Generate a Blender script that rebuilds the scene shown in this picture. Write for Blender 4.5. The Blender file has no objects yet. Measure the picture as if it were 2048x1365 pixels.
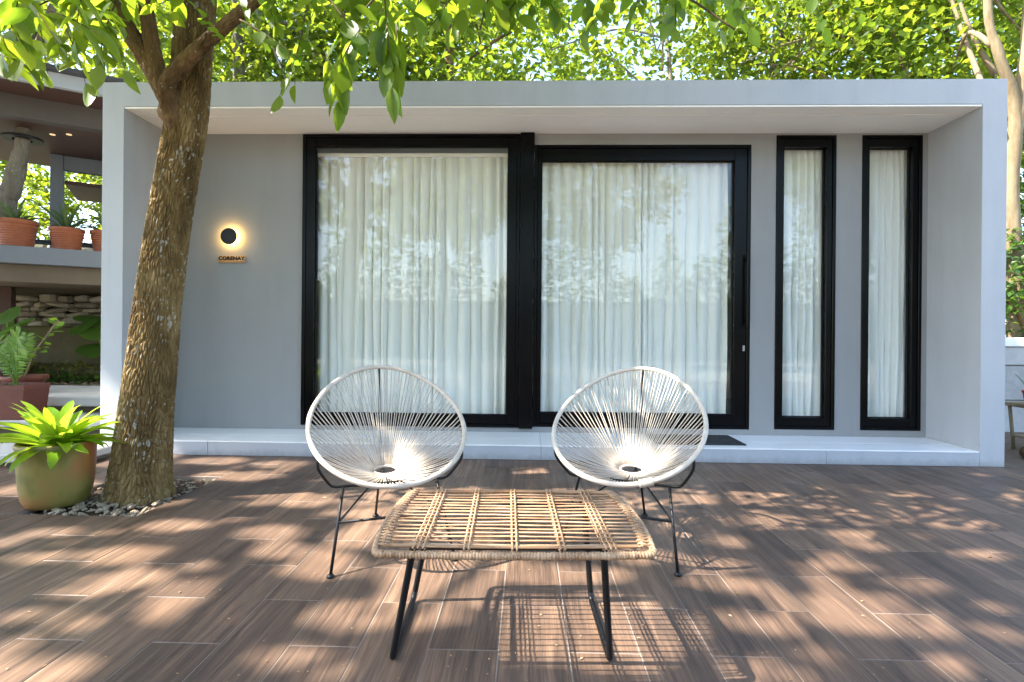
import bpy, math, random
import numpy as np
from mathutils import Vector, Matrix, Quaternion
random.seed(7); rng = np.random.default_rng(11)
S = bpy.context.scene
COL = S.collection
PI = math.pi
# ------------------------------------------------------------------ camera
F_PX, YAW, ROLL, PY, CAM_H = 1102.8, .02762, .00855, 667.24, 1.0
r0 = Vector((math.cos(YAW), math.sin(YAW), 0)); f0 = Vector((-math.sin(YAW), math.cos(YAW), 0)); u0 = Vector((0, 0, 1))
cr = math.cos(ROLL)*r0 + math.sin(ROLL)*u0
cu = math.cos(ROLL)*u0 - math.sin(ROLL)*r0
cam = bpy.data.cameras.new('camera'); cam_o = bpy.data.objects.new('camera', cam); COL.objects.link(cam_o)
cam.sensor_width = 36; cam.lens = F_PX/2048*36; cam.shift_y = -(682.5-PY)/2048
cam.clip_start = .05; cam.clip_end = 500
m = Matrix((cr, cu, -f0)).transposed().to_4x4(); m.translation = (0, 0, CAM_H)
cam_o.matrix_world = m
S.camera = cam_o
# ------------------------------------------------------------------ sky and sun
SHX, SHY = .79, .20                      # shadow offset per metre of height
sun_dir = Vector((SHX, SHY, -1)).normalized()
W = bpy.data.worlds.new('World'); S.world = W; W.use_nodes = True
wn = W.node_tree; wn.nodes.clear()
sky = wn.nodes.new('ShaderNodeTexSky'); sky.sky_type = 'NISHITA'; sky.sun_disc = False
sky.sun_elevation = math.asin(-sun_dir.z); sky.sun_rotation = math.atan2(-sun_dir.x, -sun_dir.y)
sky.air_density = 1.0; sky.dust_density = 1.5; sky.ozone_density = 1.0
bg = wn.nodes.new('ShaderNodeBackground'); bg.inputs[1].default_value = .15
wo = wn.nodes.new('ShaderNodeOutputWorld')
wn.links.new(sky.outputs[0], bg.inputs[0]); wn.links.new(bg.outputs[0], wo.inputs[0])
sl = bpy.data.lights.new('sun', 'SUN'); sl.energy = 3.6; sl.angle = math.radians(.68); sl.color = (1, .93, .82)
so = bpy.data.objects.new('sun', sl); COL.objects.link(so); so.rotation_euler = sun_dir.to_track_quat('-Z', 'Y').to_euler()
so.location = (-8, -2, 10)
vs = S.view_settings
S.display_settings.display_device = 'sRGB'
vs.view_transform = 'Standard'; vs.look = 'None'; vs.exposure = 2.60; vs.gamma = 1; vs.use_curve_mapping = False
S.render.engine = 'CYCLES'
S.cycles.use_denoising = True
S.cycles.max_bounces = 10; S.cycles.diffuse_bounces = 5; S.cycles.transparent_max_bounces = 16; S.cycles.transmission_bounces = 6
S.cycles.sample_clamp_indirect = 8

# ------------------------------------------------------------------ photo pixel -> place
def ray(u, v):
    U = u-1024; V = v-PY
    a = (U*math.cos(ROLL)+V*math.sin(ROLL))/F_PX; b = (-U*math.sin(ROLL)+V*math.cos(ROLL))/F_PX
    return Vector((math.cos(YAW)*a-math.sin(YAW), math.sin(YAW)*a+math.cos(YAW), -b))
def atY(u, v, Y): d = ray(u, v); return d*(Y/d.y)+Vector((0, 0, CAM_H))
def atZ(u, v, Z=0): d = ray(u, v); return d*((Z-CAM_H)/d.z)+Vector((0, 0, CAM_H))

# ------------------------------------------------------------------ mesh helpers
class MB:
    def __init__(s): s.v = []; s.f = []
    def add(s, v, f):
        o = len(s.v); s.v += [tuple(p) for p in v]; s.f += [tuple(i+o for i in q) for q in f]; return s
    def box(s, x0, x1, y0, y1, z0, z1, b=0.0):
        if b <= 0:
            v = [(x, y, z) for z in (z0, z1) for y in (y0, y1) for x in (x0, x1)]
            return s.add(v, [(0, 2, 3, 1), (4, 5, 7, 6), (0, 1, 5, 4), (2, 6, 7, 3), (0, 4, 6, 2), (1, 3, 7, 5)])
        b = min(b, (x1-x0)*.45, (y1-y0)*.45, (z1-z0)*.45)
        X = (x0, x1); Y = (y0, y1); Z = (z0, z1); v = []; idx = {}
        sg = (1, -1)
        for i in (0, 1):
            for j in (0, 1):
                for k in (0, 1):
                    idx[i, j, k, 0] = len(v); v.append((X[i], Y[j]+sg[j]*b, Z[k]+sg[k]*b))
                    idx[i, j, k, 1] = len(v); v.append((X[i]+sg[i]*b, Y[j], Z[k]+sg[k]*b))
                    idx[i, j, k, 2] = len(v); v.append((X[i]+sg[i]*b, Y[j]+sg[j]*b, Z[k]))
        f = []
        I = lambda i, j, k, a: idx[i, j, k, a]
        for q in (0, 1):
            a = [I(q, 0, 0, 0), I(q, 1, 0, 0), I(q, 1, 1, 0), I(q, 0, 1, 0)]; f.append(a if q else a[::-1])
            a = [I(0, q, 0, 1), I(1, q, 0, 1), I(1, q, 1, 1), I(0, q, 1, 1)]; f.append(a[::-1] if q else a)
            a = [I(0, 0, q, 2), I(1, 0, q, 2), I(1, 1, q, 2), I(0, 1, q, 2)]; f.append(a if q else a[::-1])
        for j in (0, 1):
            for k in (0, 1):
                a = [I(0, j, k, 1), I(1, j, k, 1), I(1, j, k, 2), I(0, j, k, 2)]; f.append(a if (j+k) % 2 == 0 else a[::-1])
                a = [I(j, 0, k, 0), I(j, 1, k, 0), I(j, 1, k, 2), I(j, 0, k, 2)]; f.append(a[::-1] if (j+k) % 2 == 0 else a)
                a = [I(j, k, 0, 0), I(j, k, 1, 0), I(j, k, 1, 1), I(j, k, 0, 1)]; f.append(a if (j+k) % 2 == 0 else a[::-1])
        for i in (0, 1):
            for j in (0, 1):
                for k in (0, 1):
                    a = [I(i, j, k, 0), I(i, j, k, 1), I(i, j, k, 2)]; f.append(a if (i+j+k) % 2 == 0 else a[::-1])
        return s.add(v, f)
    def tube(s, pts, r, n=8, closed=False, cap=True):
        P = [Vector(p) for p in pts]; N = len(P)
        R = r if isinstance(r, (list, tuple, np.ndarray)) else [r]*N
        T = []
        for i in range(N):
            a = P[(i-1) % N] if (closed or i > 0) else P[i]; b = P[(i+1) % N] if (closed or i < N-1) else P[i]
            t = (b-a); T.append(t.normalized() if t.length > 1e-9 else Vector((0, 0, 1)))
        ref = Vector((0, 0, 1)) if abs(T[0].z) < .9 else Vector((1, 0, 0))
        nrm = T[0].cross(ref).normalized(); v = []
        for i in range(N):
            if i: nrm = (T[i-1].rotation_difference(T[i]) @ nrm)
            nrm = (nrm - T[i]*nrm.dot(T[i])).normalized(); bi = T[i].cross(nrm)
            for k in range(n):
                a = 2*PI*k/n
                v.append(P[i]+(nrm*math.cos(a)+bi*math.sin(a))*R[i])
        f = []
        M = N if closed else N-1
        off = 0
        if closed:   # best matching start index
            best = min(range(n), key=lambda q: (v[(N-1)*n]-v[q]).length); off = best
        for i in range(M):
            j = (i+1) % N; sh = off if (closed and i == N-1) else 0
            for k in range(n):
                f.append((i*n+k, i*n+(k+1) % n, j*n+(k+1+sh) % n, j*n+(k+sh) % n))
        if cap and not closed:
            f.append(tuple(range(n-1, -1, -1))); f.append(tuple((N-1)*n+k for k in range(n)))
        return s.add(v, f)
    def lathe(s, prof, n=40, c=(0, 0, 0)):
        v = []; f = []
        for (r, z) in prof:
            for k in range(n):
                a = 2*PI*k/n; v.append((c[0]+r*math.cos(a), c[1]+r*math.sin(a), c[2]+z))
        for i in range(len(prof)-1):
            for k in range(n):
                f.append((i*n+k, i*n+(k+1) % n, (i+1)*n+(k+1) % n, (i+1)*n+k))
        return s.add(v, f)
    def mesh(s, name, mat=None, smooth=False):
        me = bpy.data.meshes.new(name); me.from_pydata(s.v, [], s.f); me.update()
        if smooth: me.polygons.foreach_set('use_smooth', [True]*len(me.polygons))
        if mat: me.materials.append(mat)
        return me
    def obj(s, name, mat=None, parent=None, smooth=False): return ob(name, s.mesh(name, mat, smooth), parent)
def ob(name, me, parent=None, mw=None):
    o = bpy.data.objects.new(name, me); COL.objects.link(o)
    if parent is not None: o.parent = parent; 
    if mw is not None: o.matrix_local = mw
    return o
def thing(name, label, cat, loc=(0, 0, 0), rz=0, group=None):
    o = bpy.data.objects.new(name, None); COL.objects.link(o); o.empty_display_size = .1
    o.location = loc; o.rotation_euler = (0, 0, rz); return tag(o, label, cat, group)
def tag(o, label, cat, group=None, kind=None):
    if label: o['label'] = label
    if cat: o['category'] = cat
    if group: o['group'] = group
    if kind: o['kind'] = kind
    return o
def struct(o, label=None): o['kind'] = 'structure'; return tag(o, label, None)
def bez(p0, p1, p2, n):
    p0, p1, p2 = Vector(p0), Vector(p1), Vector(p2)
    return [p0*(1-t)**2+p1*2*t*(1-t)+p2*t*t for t in [i/n for i in range(n+1)]]
def smooth_path(pts, n=6):
    P = [Vector(p) for p in pts]; out = []
    for i in range(len(P)-1):
        a = P[max(i-1, 0)]; b = P[i]; c = P[i+1]; d = P[min(i+2, len(P)-1)]
        for k in range(n):
            t = k/n
            out.append(.5*((2*b)+(c-a)*t+(2*a-5*b+4*c-d)*t*t+(3*b-a-3*c+d)*t**3))
    out.append(P[-1]); return out
def raw_mesh(name, V, Fc, mat, smooth=True):
    """V (N,3), Fc (M,3) or (M,4) numpy"""
    me = bpy.data.meshes.new(name); k = Fc.shape[1]
    me.vertices.add(len(V)); me.vertices.foreach_set('co', np.ascontiguousarray(V, dtype=np.float32).ravel())
    me.loops.add(Fc.size); me.loops.foreach_set('vertex_index', np.ascontiguousarray(Fc, dtype=np.int32).ravel())
    me.polygons.add(len(Fc)); me.polygons.foreach_set('loop_start', np.arange(0, Fc.size, k, dtype=np.int32))
    me.update(calc_edges=True)
    me.polygons.foreach_set('use_smooth', np.full(len(Fc), smooth))
    me.materials.append(mat); return me

# ------------------------------------------------------------------ materials
class NT:
    def __init__(s, name):
        s.m = bpy.data.materials.new(name); s.m.use_nodes = True; s.t = s.m.node_tree; s.t.nodes.clear()
        s.out = s.n('OutputMaterial')
    def n(s, typ, **kw):
        nd = s.t.nodes.new('ShaderNode'+typ)
        for k, v in kw.items():
            if k.startswith('_'): setattr(nd, k[1:], v)
            else:
                key = int(k[1:]) if (k[0] == 'i' and k[1:].isdigit()) else k.replace('__', ' ')
                inp = nd.inputs[key]
                if hasattr(v, 'is_linked') or isinstance(v, bpy.types.NodeSocket): s.t.links.new(v, inp)
                else: inp.default_value = v
        return nd
    def link(s, a, b): s.t.links.new(a, b)
    def ramp(s, fac, stops):
        nd = s.t.nodes.new('ShaderNodeValToRGB'); e = nd.color_ramp.elements
        while len(e) > 1: e.remove(e[0])
        e[0].position = stops[0][0]; e[0].color = c4(stops[0][1])
        for p, c in stops[1:]:
            q = e.new(p); q.color = c4(c)
        s.link(fac, nd.inputs[0]); return nd.outputs[0]
    def noise(s, vec, scale, detail=4, rough=.55, dist=0):
        nd = s.n('TexNoise'); nd.inputs['Scale'].default_value = scale; nd.inputs['Detail'].default_value = detail
        nd.inputs['Roughness'].default_value = rough; nd.inputs['Distortion'].default_value = dist
        if vec is not None: s.link(vec, nd.inputs['Vector'])
        return nd.outputs['Fac']
    def coord(s, which='Object'): return s.n('TexCoord').outputs[which]
    def pos(s): return s.n('NewGeometry').outputs['Position']
    def mapv(s, vec, scale=(1, 1, 1), loc=(0, 0, 0), rot=(0, 0, 0)):
        nd = s.n('Mapping'); s.link(vec, nd.inputs[0]); nd.inputs['Scale'].default_value = scale
        nd.inputs['Location'].default_value = loc; nd.inputs['Rotation'].default_value = rot; return nd.outputs[0]
    def math(s, op, a, b=0.5, clamp=False):
        nd = s.n('Math', _operation=op, _use_clamp=clamp)
        for i, x in enumerate((a, b)):
            if isinstance(x, bpy.types.NodeSocket): s.link(x, nd.inputs[i])
            else: nd.inputs[i].default_value = x
        return nd.outputs[0]
    def mix(s, fac, a, b, mode='MIX'):
        nd = s.n('Mix', _data_type='RGBA', _blend_type=mode)
        for i, x in ((0, fac), (6, a), (7, b)):
            if isinstance(x, bpy.types.NodeSocket): s.link(x, nd.inputs[i])
            else: nd.inputs[i].default_value = c4(x) if i else x
        return nd.outputs[2]
    def bump(s, h, strength=.3, dist=.01):
        nd = s.n('Bump'); nd.inputs['Strength'].default_value = strength; nd.inputs['Distance'].default_value = dist
        s.link(h, nd.inputs['Height']); return nd.outputs[0]
    def bsdf(s, col, rough=.5, spec=.5, metal=0, normal=None, **kw):
        nd = s.n('BsdfPrincipled')
        for k, x in (('Base Color', col), ('Roughness', rough), ('Specular IOR Level', spec), ('Metallic', metal)):
            if isinstance(x, bpy.types.NodeSocket): s.link(x, nd.inputs[k])
            else: nd.inputs[k].default_value = c4(x) if k == 'Base Color' else x
        if normal is not None: s.link(normal, nd.inputs['Normal'])
        for k, x in kw.items(): nd.inputs[k.replace('_', ' ')].default_value = x
        return nd.outputs[0]
    def done(s, sh): s.link(sh, s.out.inputs[0]); return s.m
def c4(c): return (c[0], c[1], c[2], 1) if not isinstance(c, (int, float)) else (c, c, c, 1)
M = {}
def paint(name, c, var=.06, rough=.6, bump=.05, scale=1.3, fine=180, dirt=0):
    t = NT(name); p = t.pos()
    n1 = t.noise(p, scale, 5, .6); n2 = t.noise(t.mapv(p, (3, 3, .5)), 2.2, 4)
    k = t.math('ADD', t.math('MULTIPLY', n1, .6), t.math('MULTIPLY', n2, .4))
    col = t.ramp(k, [(.3, [x*(1-var) for x in c]), (.7, [x*(1+var) for x in c])])
    if dirt:
        sp = t.n('SeparateXYZ'); t.link(p, sp.inputs[0]); lo = t.math('SUBTRACT', 1, t.math('MULTIPLY', sp.outputs[2], 9), True)
        st_ = t.ramp(t.noise(t.mapv(p, (9, 9, .7)), 1, 5, .65), [(.52, (0,)*3), (.72, (1,)*3)])
        sm = t.ramp(t.math('ADD', t.math('MULTIPLY', t.noise(p, 14, 5, .7), .55), t.math('MULTIPLY', lo, .45)), [(.48, (0,)*3), (.80, (1,)*3)])
        col = t.mix(t.math('MULTIPLY', st_, .10*dirt), col, [x*.45 for x in c]); col = t.mix(t.math('MULTIPLY', sm, .45*dirt), col, (.12, .09, .07))
    return t.done(t.bsdf(col, rough, .35, normal=t.bump(t.math('ADD', t.noise(p, fine, 3), t.noise(p, fine*.12, 3)), bump, .004)))
M['wall'] = paint('grey_wall_paint', (.275, .272, .267), .07, .62, .16, dirt=.7)
M['portal'] = paint('portal_paint', (.45, .465, .49), .08, .6, .16, dirt=1)
M['soffit'] = paint('soffit_paint', (.93, .885, .835), .03, .6, .05)
M['white_wall'] = paint('white_interior', (.75, .74, .70), .02, .7, .03)
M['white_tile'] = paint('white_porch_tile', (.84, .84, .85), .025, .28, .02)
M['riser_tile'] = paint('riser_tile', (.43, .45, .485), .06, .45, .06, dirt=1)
M['joint'] = paint('joint_filler', (.35, .35, .36), .05, .8, .05)
M['pav_grey'] = paint('pavilion_grey', (.16, .175, .20), .10, .6, .1)
M['pav_fascia'] = paint('pavilion_fascia', (.38, .40, .44), .08, .5, .06)
M['pav_brown'] = paint('pavilion_ceiling', (.085, .045, .035), .12, .55, .06)
M['pav_beam'] = paint('pavilion_beam', (.10, .087, .08), .12, .6, .06)
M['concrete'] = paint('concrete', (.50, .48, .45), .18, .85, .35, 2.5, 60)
M['yard'] = paint('bounce_paving', (.30, .27, .23), .25, .85, .3, .8, 60)  # for the added paving that bounces sunlight up
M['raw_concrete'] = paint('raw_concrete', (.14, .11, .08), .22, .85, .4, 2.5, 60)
M['dark_roof'] = paint('roof_sheet', (.06, .06, .065), .2, .6, .1)
def metal(name, c, rough=.38, spec=.5):
    t = NT(name); p = t.coord()
    r = t.ramp(t.noise(p, 25, 3), [(.3, (rough*.95,)*3), (.7, (rough*1.06,)*3)])
    col = t.ramp(t.noise(p, 7, 4), [(.3, [x*.93 for x in c]), (.75, [x*1.08 for x in c])])
    return t.done(t.bsdf(col, r, spec))
M['black_alu'] = metal('black_aluminium', (.002, .002, .0024), .25, .14)
M['black_steel'] = metal('black_steel_rod', (.007, .007, .008), .45, .3)
M['gasket'] = metal('rubber_gasket', (.012, .012, .012), .7, .3)
M['steel'] = metal('brushed_latch', (.35, .35, .35), .35)
# glass pane
t = NT('window_glass'); g = t.n('NewGeometry')
dp = t.n('VectorMath', _operation='DOT_PRODUCT'); t.link(g.outputs['Incoming'], dp.inputs[0]); t.link(g.outputs['Normal'], dp.inputs[1])
c1 = t.math('SUBTRACT', 1, t.math('ABSOLUTE', dp.outputs['Value'], 0), True)
fr = t.math('ADD', t.math('MULTIPLY', t.math('POWER', c1, 5), .95), .032)
tr = t.n('BsdfTransparent'); tr.inputs[0].default_value = (.985, .995, .988, 1)
gl = t.n('BsdfGlossy'); gl.inputs['Roughness'].default_value = 0; gl.inputs[0].default_value = (1, 1, 1, 1)
wv = t.bump(t.noise(t.mapv(t.pos(), (1, 1, .6)), 1.6, 2), .012, .05); t.link(wv, gl.inputs['Normal'])
mx = t.n('MixShader'); t.link(fr, mx.inputs[0]); t.link(tr.outputs[0], mx.inputs[1]); t.link(gl.outputs[0], mx.inputs[2])
M['glass'] = t.done(mx.outputs[0])
# curtain
t = NT('sheer_curtain'); p = t.coord()
wv = t.noise(t.mapv(p, (260, 260, 260)), 1, 2)
col = t.ramp(t.noise(t.mapv(p, (9, 9, .6)), 1, 4), [(.3, (.88, .87, .81)), (.7, (.93, .92, .87))])
d = t.bsdf(col, .85, .15, normal=t.bump(wv, .1, .001))
tl = t.n('BsdfTranslucent'); t.link(col, tl.inputs[0]); mx = t.n('MixShader'); mx.inputs[0].default_value = .15
t.link(d, mx.inputs[1]); t.link(tl.outputs[0], mx.inputs[2]); M['curtain'] = t.done(mx.outputs[0])
# wood-look tile
def plank_mat(name, brick=False):
    t = NT(name)
    oi = t.n('ObjectInfo'); rnd = oi.outputs['Random']
    p = t.pos()
    cmb = t.n('CombineXYZ'); t.link(t.math('MULTIPLY', rnd, 37), cmb.inputs[0]); t.link(t.math('MULTIPLY', rnd, 91), cmb.inputs[1])
    va = t.n('VectorMath', _operation='ADD'); t.link(p, va.inputs[0]); t.link(cmb.outputs[0], va.inputs[1]); q = va.outputs[0]
    wob = t.noise(t.mapv(q, (3, 1.2, 1)), 1.5, 3)
    vb = t.n('VectorMath', _operation='ADD'); t.link(q, vb.inputs[0])
    cm2 = t.n('CombineXYZ'); t.link(t.math('MULTIPLY', wob, .03), cm2.inputs[0]); t.link(cm2.outputs[0], vb.inputs[1]); w = vb.outputs[0]
    g1 = t.noise(t.mapv(w, (30, 1.1, 1)), 1, 6, .66, .12)
    g2 = t.noise(t.mapv(w, (190, 3.4, 1)), 1, 5, .7)
    g3 = t.noise(t.mapv(w, (8, 1.0, 1)), 1, 4, .55, .2)
    k = t.math('ADD', t.math('MULTIPLY', g1, .42), t.math('ADD', t.math('MULTIPLY', g2, .38), t.math('MULTIPLY', g3, .20)))
    k = t.math('ADD', k, t.math('MULTIPLY', t.math('SUBTRACT', rnd, .5), .07))
    col = t.ramp(k, [(.37, (.033, .022, .0165)), (.46, (.084, .053, .037)), (.54, (.143, .088, .058)), (.65, (.275, .172, .106))])
    if brick:
        b = t.n('TexBrick'); b.offset = .5; t.link(t.mapv(p, (1, 1, 1), (0, 0, 0), (0, 0, PI/2)), b.inputs['Vector'])
        b.inputs['Scale'].default_value = 1; b.inputs['Brick Width'].default_value = .59; b.inputs['Row Height'].default_value = .2228
        b.inputs['Mortar Size'].default_value = .002; b.inputs['Color1'].default_value = (1, 1, 1, 1); b.inputs['Color2'].default_value = (.85, .85, .85, 1)
        b.inputs['Mortar'].default_value = (2, 1.9, 1.7, 1)
        col = t.mix(1, col, b.outputs[0], 'MULTIPLY')
    stain = t.noise(p, 2.3, 4); dust = t.ramp(stain, [(.42, (.44,)*3), (.62, (.56,)*3)])
    h = t.math('ADD', t.math('MULTIPLY', g2, .5), t.math('MULTIPLY', g1, .5))
    return t.done(t.bsdf(col, dust, .42, normal=t.bump(h, .16, .003)))
M['plank'] = plank_mat('wood_look_tile'); M['plank_sheet'] = plank_mat('wood_look_tile_sheet', True)
M['grout'] = paint('floor_grout', (.22, .18, .15), .25, .85, .2, 4, 200)
# vegetation
def leaf_mat(name, c_lo, c_hi, t_lo, t_hi, tr=.45, rough=.4, spec=.4):
    t = NT(name)
    g = t.n('NewGeometry'); oi = t.n('ObjectInfo')
    r = t.math('FRACT', t.math('ADD', g.outputs['Random Per Island'], oi.outputs['Random']), 0)
    r2 = t.math('MULTIPLY', t.math('ADD', r, t.noise(t.pos(), .9, 2)), .5)
    vein = t.noise(t.mapv(t.pos(), (1, 1, 1)), 45, 2)
    f = t.math('ADD', r2, t.math('MULTIPLY', t.math('SUBTRACT', vein, .5), .15))
    col = t.ramp(f, [(.15, c_lo), (.8, c_hi)]); tcol = t.ramp(f, [(.15, t_lo), (.8, t_hi)])
    d = t.bsdf(col, rough, spec)
    tl = t.n('BsdfTranslucent'); t.link(tcol, tl.inputs[0]); mx = t.n('MixShader'); mx.inputs[0].default_value = tr
    t.link(d, mx.inputs[1]); t.link(tl.outputs[0], mx.inputs[2]); return t.done(mx.outputs[0])
M['leaf'] = leaf_mat('tree_leaf', (.030, .070, .012), (.075, .13, .02), (.22, .40, .02), (.50, .62, .035), .55, .38)
M['leaf_bg'] = leaf_mat('far_tree_leaf', (.026, .062, .009), (.075, .13, .015), (.16, .29, .015), (.42, .48, .03), .5, .4)
M['leaf_dark'] = leaf_mat('bush_leaf', (.02, .055, .012), (.06, .12, .02), (.08, .2, .02), (.22, .36, .03), .35, .35, .5)
M['bromeliad'] = leaf_mat('bromeliad_leaf', (.10, .22, .012), (.26, .40, .03), (.35, .55, .02), (.60, .75, .05), .45, .25, .5)
M['agave'] = leaf_mat('agave_leaf', (.06, .10, .045), (.13, .19, .08), (.1, .2, .04), (.2, .3, .06), .2, .45)
M['fern'] = leaf_mat('fern_leaf', (.06, .14, .02), (.14, .26, .03), (.2, .4, .02), (.4, .6, .04), .45, .45)
M['grass'] = leaf_mat('moss_grass', (.10, .11, .02), (.22, .20, .03), (.15, .18, .02), (.3, .3, .04), .3, .7, .2)
M['dry_leaf'] = leaf_mat('fallen_leaf', (.22, .12, .05), (.48, .34, .2), (.2, .1, .03), (.4, .25, .1), .1, .7, .2)
M['flower'] = leaf_mat('red_flower', (.45, .05, .02), (.65, .12, .04), (.4, .05, .02), (.6, .1, .04), .3)
def bark_mat(name, c1, c2, c3, lich=.0, sc=1.0, bump=.5):
    t = NT(name); p = t.pos()
    q = t.mapv(p, (sc, sc, sc*.35))
    n1 = t.noise(q, 6, 5, .6); n2 = t.noise(t.mapv(p, (sc*40, sc*40, sc*9)), 1, 4, .65)
    col = t.ramp(t.math('ADD', t.math('MULTIPLY', n1, .6), t.math('MULTIPLY', n2, .4)), [(.35, c1), (.5, c2), (.68, c3)])
    if lich:
        vo = t.n('TexVoronoi'); vo.inputs['Scale'].default_value = 1; vo.inputs['Randomness'].default_value = 1
        dst = t.noise(p, 30, 2); va = t.n('VectorMath', _operation='ADD'); t.link(t.mapv(p, (40, 40, 22)), va.inputs[0])
        cm = t.n('CombineXYZ'); t.link(dst, cm.inputs[0]); t.link(dst, cm.inputs[2]); t.link(cm.outputs[0], va.inputs[1])
        t.link(va.outputs[0], vo.inputs['Vector'])
        spot = t.math('LESS_THAN', vo.outputs['Distance'], t.math('MULTIPLY', t.math('SUBTRACT', t.noise(p, 5.0, 3), .385), 1.5*lich))
        col = t.mix(t.math('MULTIPLY', spot, .7), col, (.40, .375, .31))
    return t.done(t.bsdf(col, .85, .2, normal=t.bump(n2, bump, .006)))
M['bark'] = bark_mat('ridged_bark', (.06, .038, .014), (.165, .105, .038), (.33, .235, .105), 1.0)
M['limb'] = bark_mat('branch_bark', (.055, .034, .016), (.14, .083, .036), (.25, .16, .075), .55, 1.2, .6)
M['bark_pale'] = bark_mat('pale_bark', (.13, .095, .055), (.22, .17, .10), (.32, .26, .17), 0, .7, .25)
M['bark_grey'] = bark_mat('grey_bark', (.10, .085, .065), (.19, .165, .13), (.28, .25, .2), .5, .8, .4)
M['twig'] = bark_mat('twig_bark', (.05, .035, .02), (.09, .065, .035), (.14, .10, .06), 0, 2, .2)
# furniture
def rattan(name, c1, c2, c3):
    t = NT(name); p = t.coord()
    n = t.noise(t.mapv(p, (14, 60, 40)), 1, 4); n2 = t.noise(p, 9, 3); n3 = t.n('ObjectInfo').outputs['Random']
    k = t.math('ADD', t.math('ADD', t.math('MULTIPLY', n, .45), t.math('MULTIPLY', n2, .35)), t.math('MULTIPLY', n3, .2))
    return t.done(t.bsdf(t.ramp(k, [(.33, c1), (.5, c2), (.68, c3)]), .42, .45, normal=t.bump(n, .15, .002)))
def rattan_w(name, c1, c2, c3):
    t = NT(name); p = t.coord()
    n = t.noise(t.mapv(p, (150, 150, 6)), 1, 3, .6); n2 = t.noise(p, 12, 3)
    k = t.math('ADD', t.math('MULTIPLY', n, .65), t.math('MULTIPLY', n2, .35))
    return t.done(t.bsdf(t.ramp(k, [(.33, c1), (.5, c2), (.66, c3)]), .45, .4, normal=t.bump(n, .5, .003)))
M['rattan'] = rattan('rattan_cane', (.25, .13, .06), (.43, .26, .145), (.56, .38, .235))
M['rattan_wrap'] = rattan_w('rattan_binding', (.17, .09, .045), (.37, .23, .13), (.52, .36, .23))
M['cord'] = rattan('cream_cord', (.38, .31, .24), (.50, .43, .35), (.58, .52, .44))
def terracotta(name, c1, c2, glaze=None):
    t = NT(name); p = t.coord(); n = t.noise(p, 6, 5); n2 = t.noise(p, 40, 3)
    col = t.ramp(t.math('ADD', t.math('MULTIPLY', n, .7), t.math('MULTIPLY', n2, .3)), [(.3, c1), (.7, c2)])
    r = .6
    if glaze:
        gz = t.ramp(t.noise(t.mapv(p, (1.6, 1.6, 1.3), (.35, .2, .1)), 1.9, 3, .5), glaze)
        col = t.mix(.85, col, gz); r = .38
    return t.done(t.bsdf(col, r, .4, normal=t.bump(n2, .1, .003)))
M['terracotta'] = terracotta('terracotta', (.30, .09, .04), (.44, .15, .07))
M['planter'] = terracotta('red_brown_planter', (.10, .028, .018), (.16, .045, .03))
M['glaze'] = terracotta('mossy_glazed_pot', (.36, .2, .08), (.5, .3, .12), [(.34, (.40, .13, .035)), (.44, (.28, .14, .04)), (.52, (.20, .17, .04)), (.60, (.075, .10, .015)), (.7, (.26, .21, .06))])
def stone(name, c1, c2, c3, sc=7, moss=0):
    t = NT(name); p = t.pos(); n = t.noise(p, sc, 6, .65); n2 = t.noise(p, sc*9, 4)
    oi = t.n('ObjectInfo').outputs['Random']
    k = t.math('ADD', t.math('ADD', t.math('MULTIPLY', n, .5), t.math('MULTIPLY', n2, .2)), t.math('MULTIPLY', oi, .3))
    g = t.n('NewGeometry'); 
    col = t.ramp(k, [(.3, c1), (.5, c2), (.7, c3)])
    if moss:
        f = t.ramp(t.noise(p, 3.1, 4), [(.5, (0,)*3), (.66, (moss,)*3)])
        col = t.mix(f, col, (.09, .11, .02))
    return t.done(t.bsdf(col, .85, .25, normal=t.bump(n2, .5, .01)))
M['stone'] = stone('wall_stone', (.17, .155, .13), (.33, .30, .25), (.48, .44, .38), 7, .5)
M['pebble'] = stone('pebble', (.08, .055, .035), (.20, .15, .10), (.42, .35, .26), 18)
M['marble'] = stone('marble_slab', (.25, .25, .25), (.38, .38, .37), (.5, .5, .48), 2.2)
M['soil'] = stone('soil', (.045, .03, .02), (.09, .06, .04), (.15, .11, .075), 9)
M['earth'] = stone('garden_earth', (.06, .05, .025), (.10, .085, .045), (.15, .13, .07), 1.5, .6)
M['mat'] = paint('doormat_fibre', (.035, .037, .042), .3, .95, .9, 20, 400)
M['sign_wood'] = rattan('sign_wood', (.30, .15, .05), (.45, .25, .09), (.58, .36, .16))
M['ink'] = metal('black_letter', (.006, .005, .005), .6, .3)
M['bench'] = metal('dark_bench_metal', (.02, .024, .03), .5)
t = NT('lamp_glow'); e = t.n('Emission'); e.inputs[0].default_value = (1, .60, .17, 1); e.inputs[1].default_value = 16; M['glow'] = t.done(e.outputs[0])
t = NT('downlight_glow'); e = t.n('Emission'); e.inputs[0].default_value = (1, .7, .35, 1); e.inputs[1].default_value = .2; M['downlight'] = t.done(e.outputs[0])

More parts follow.
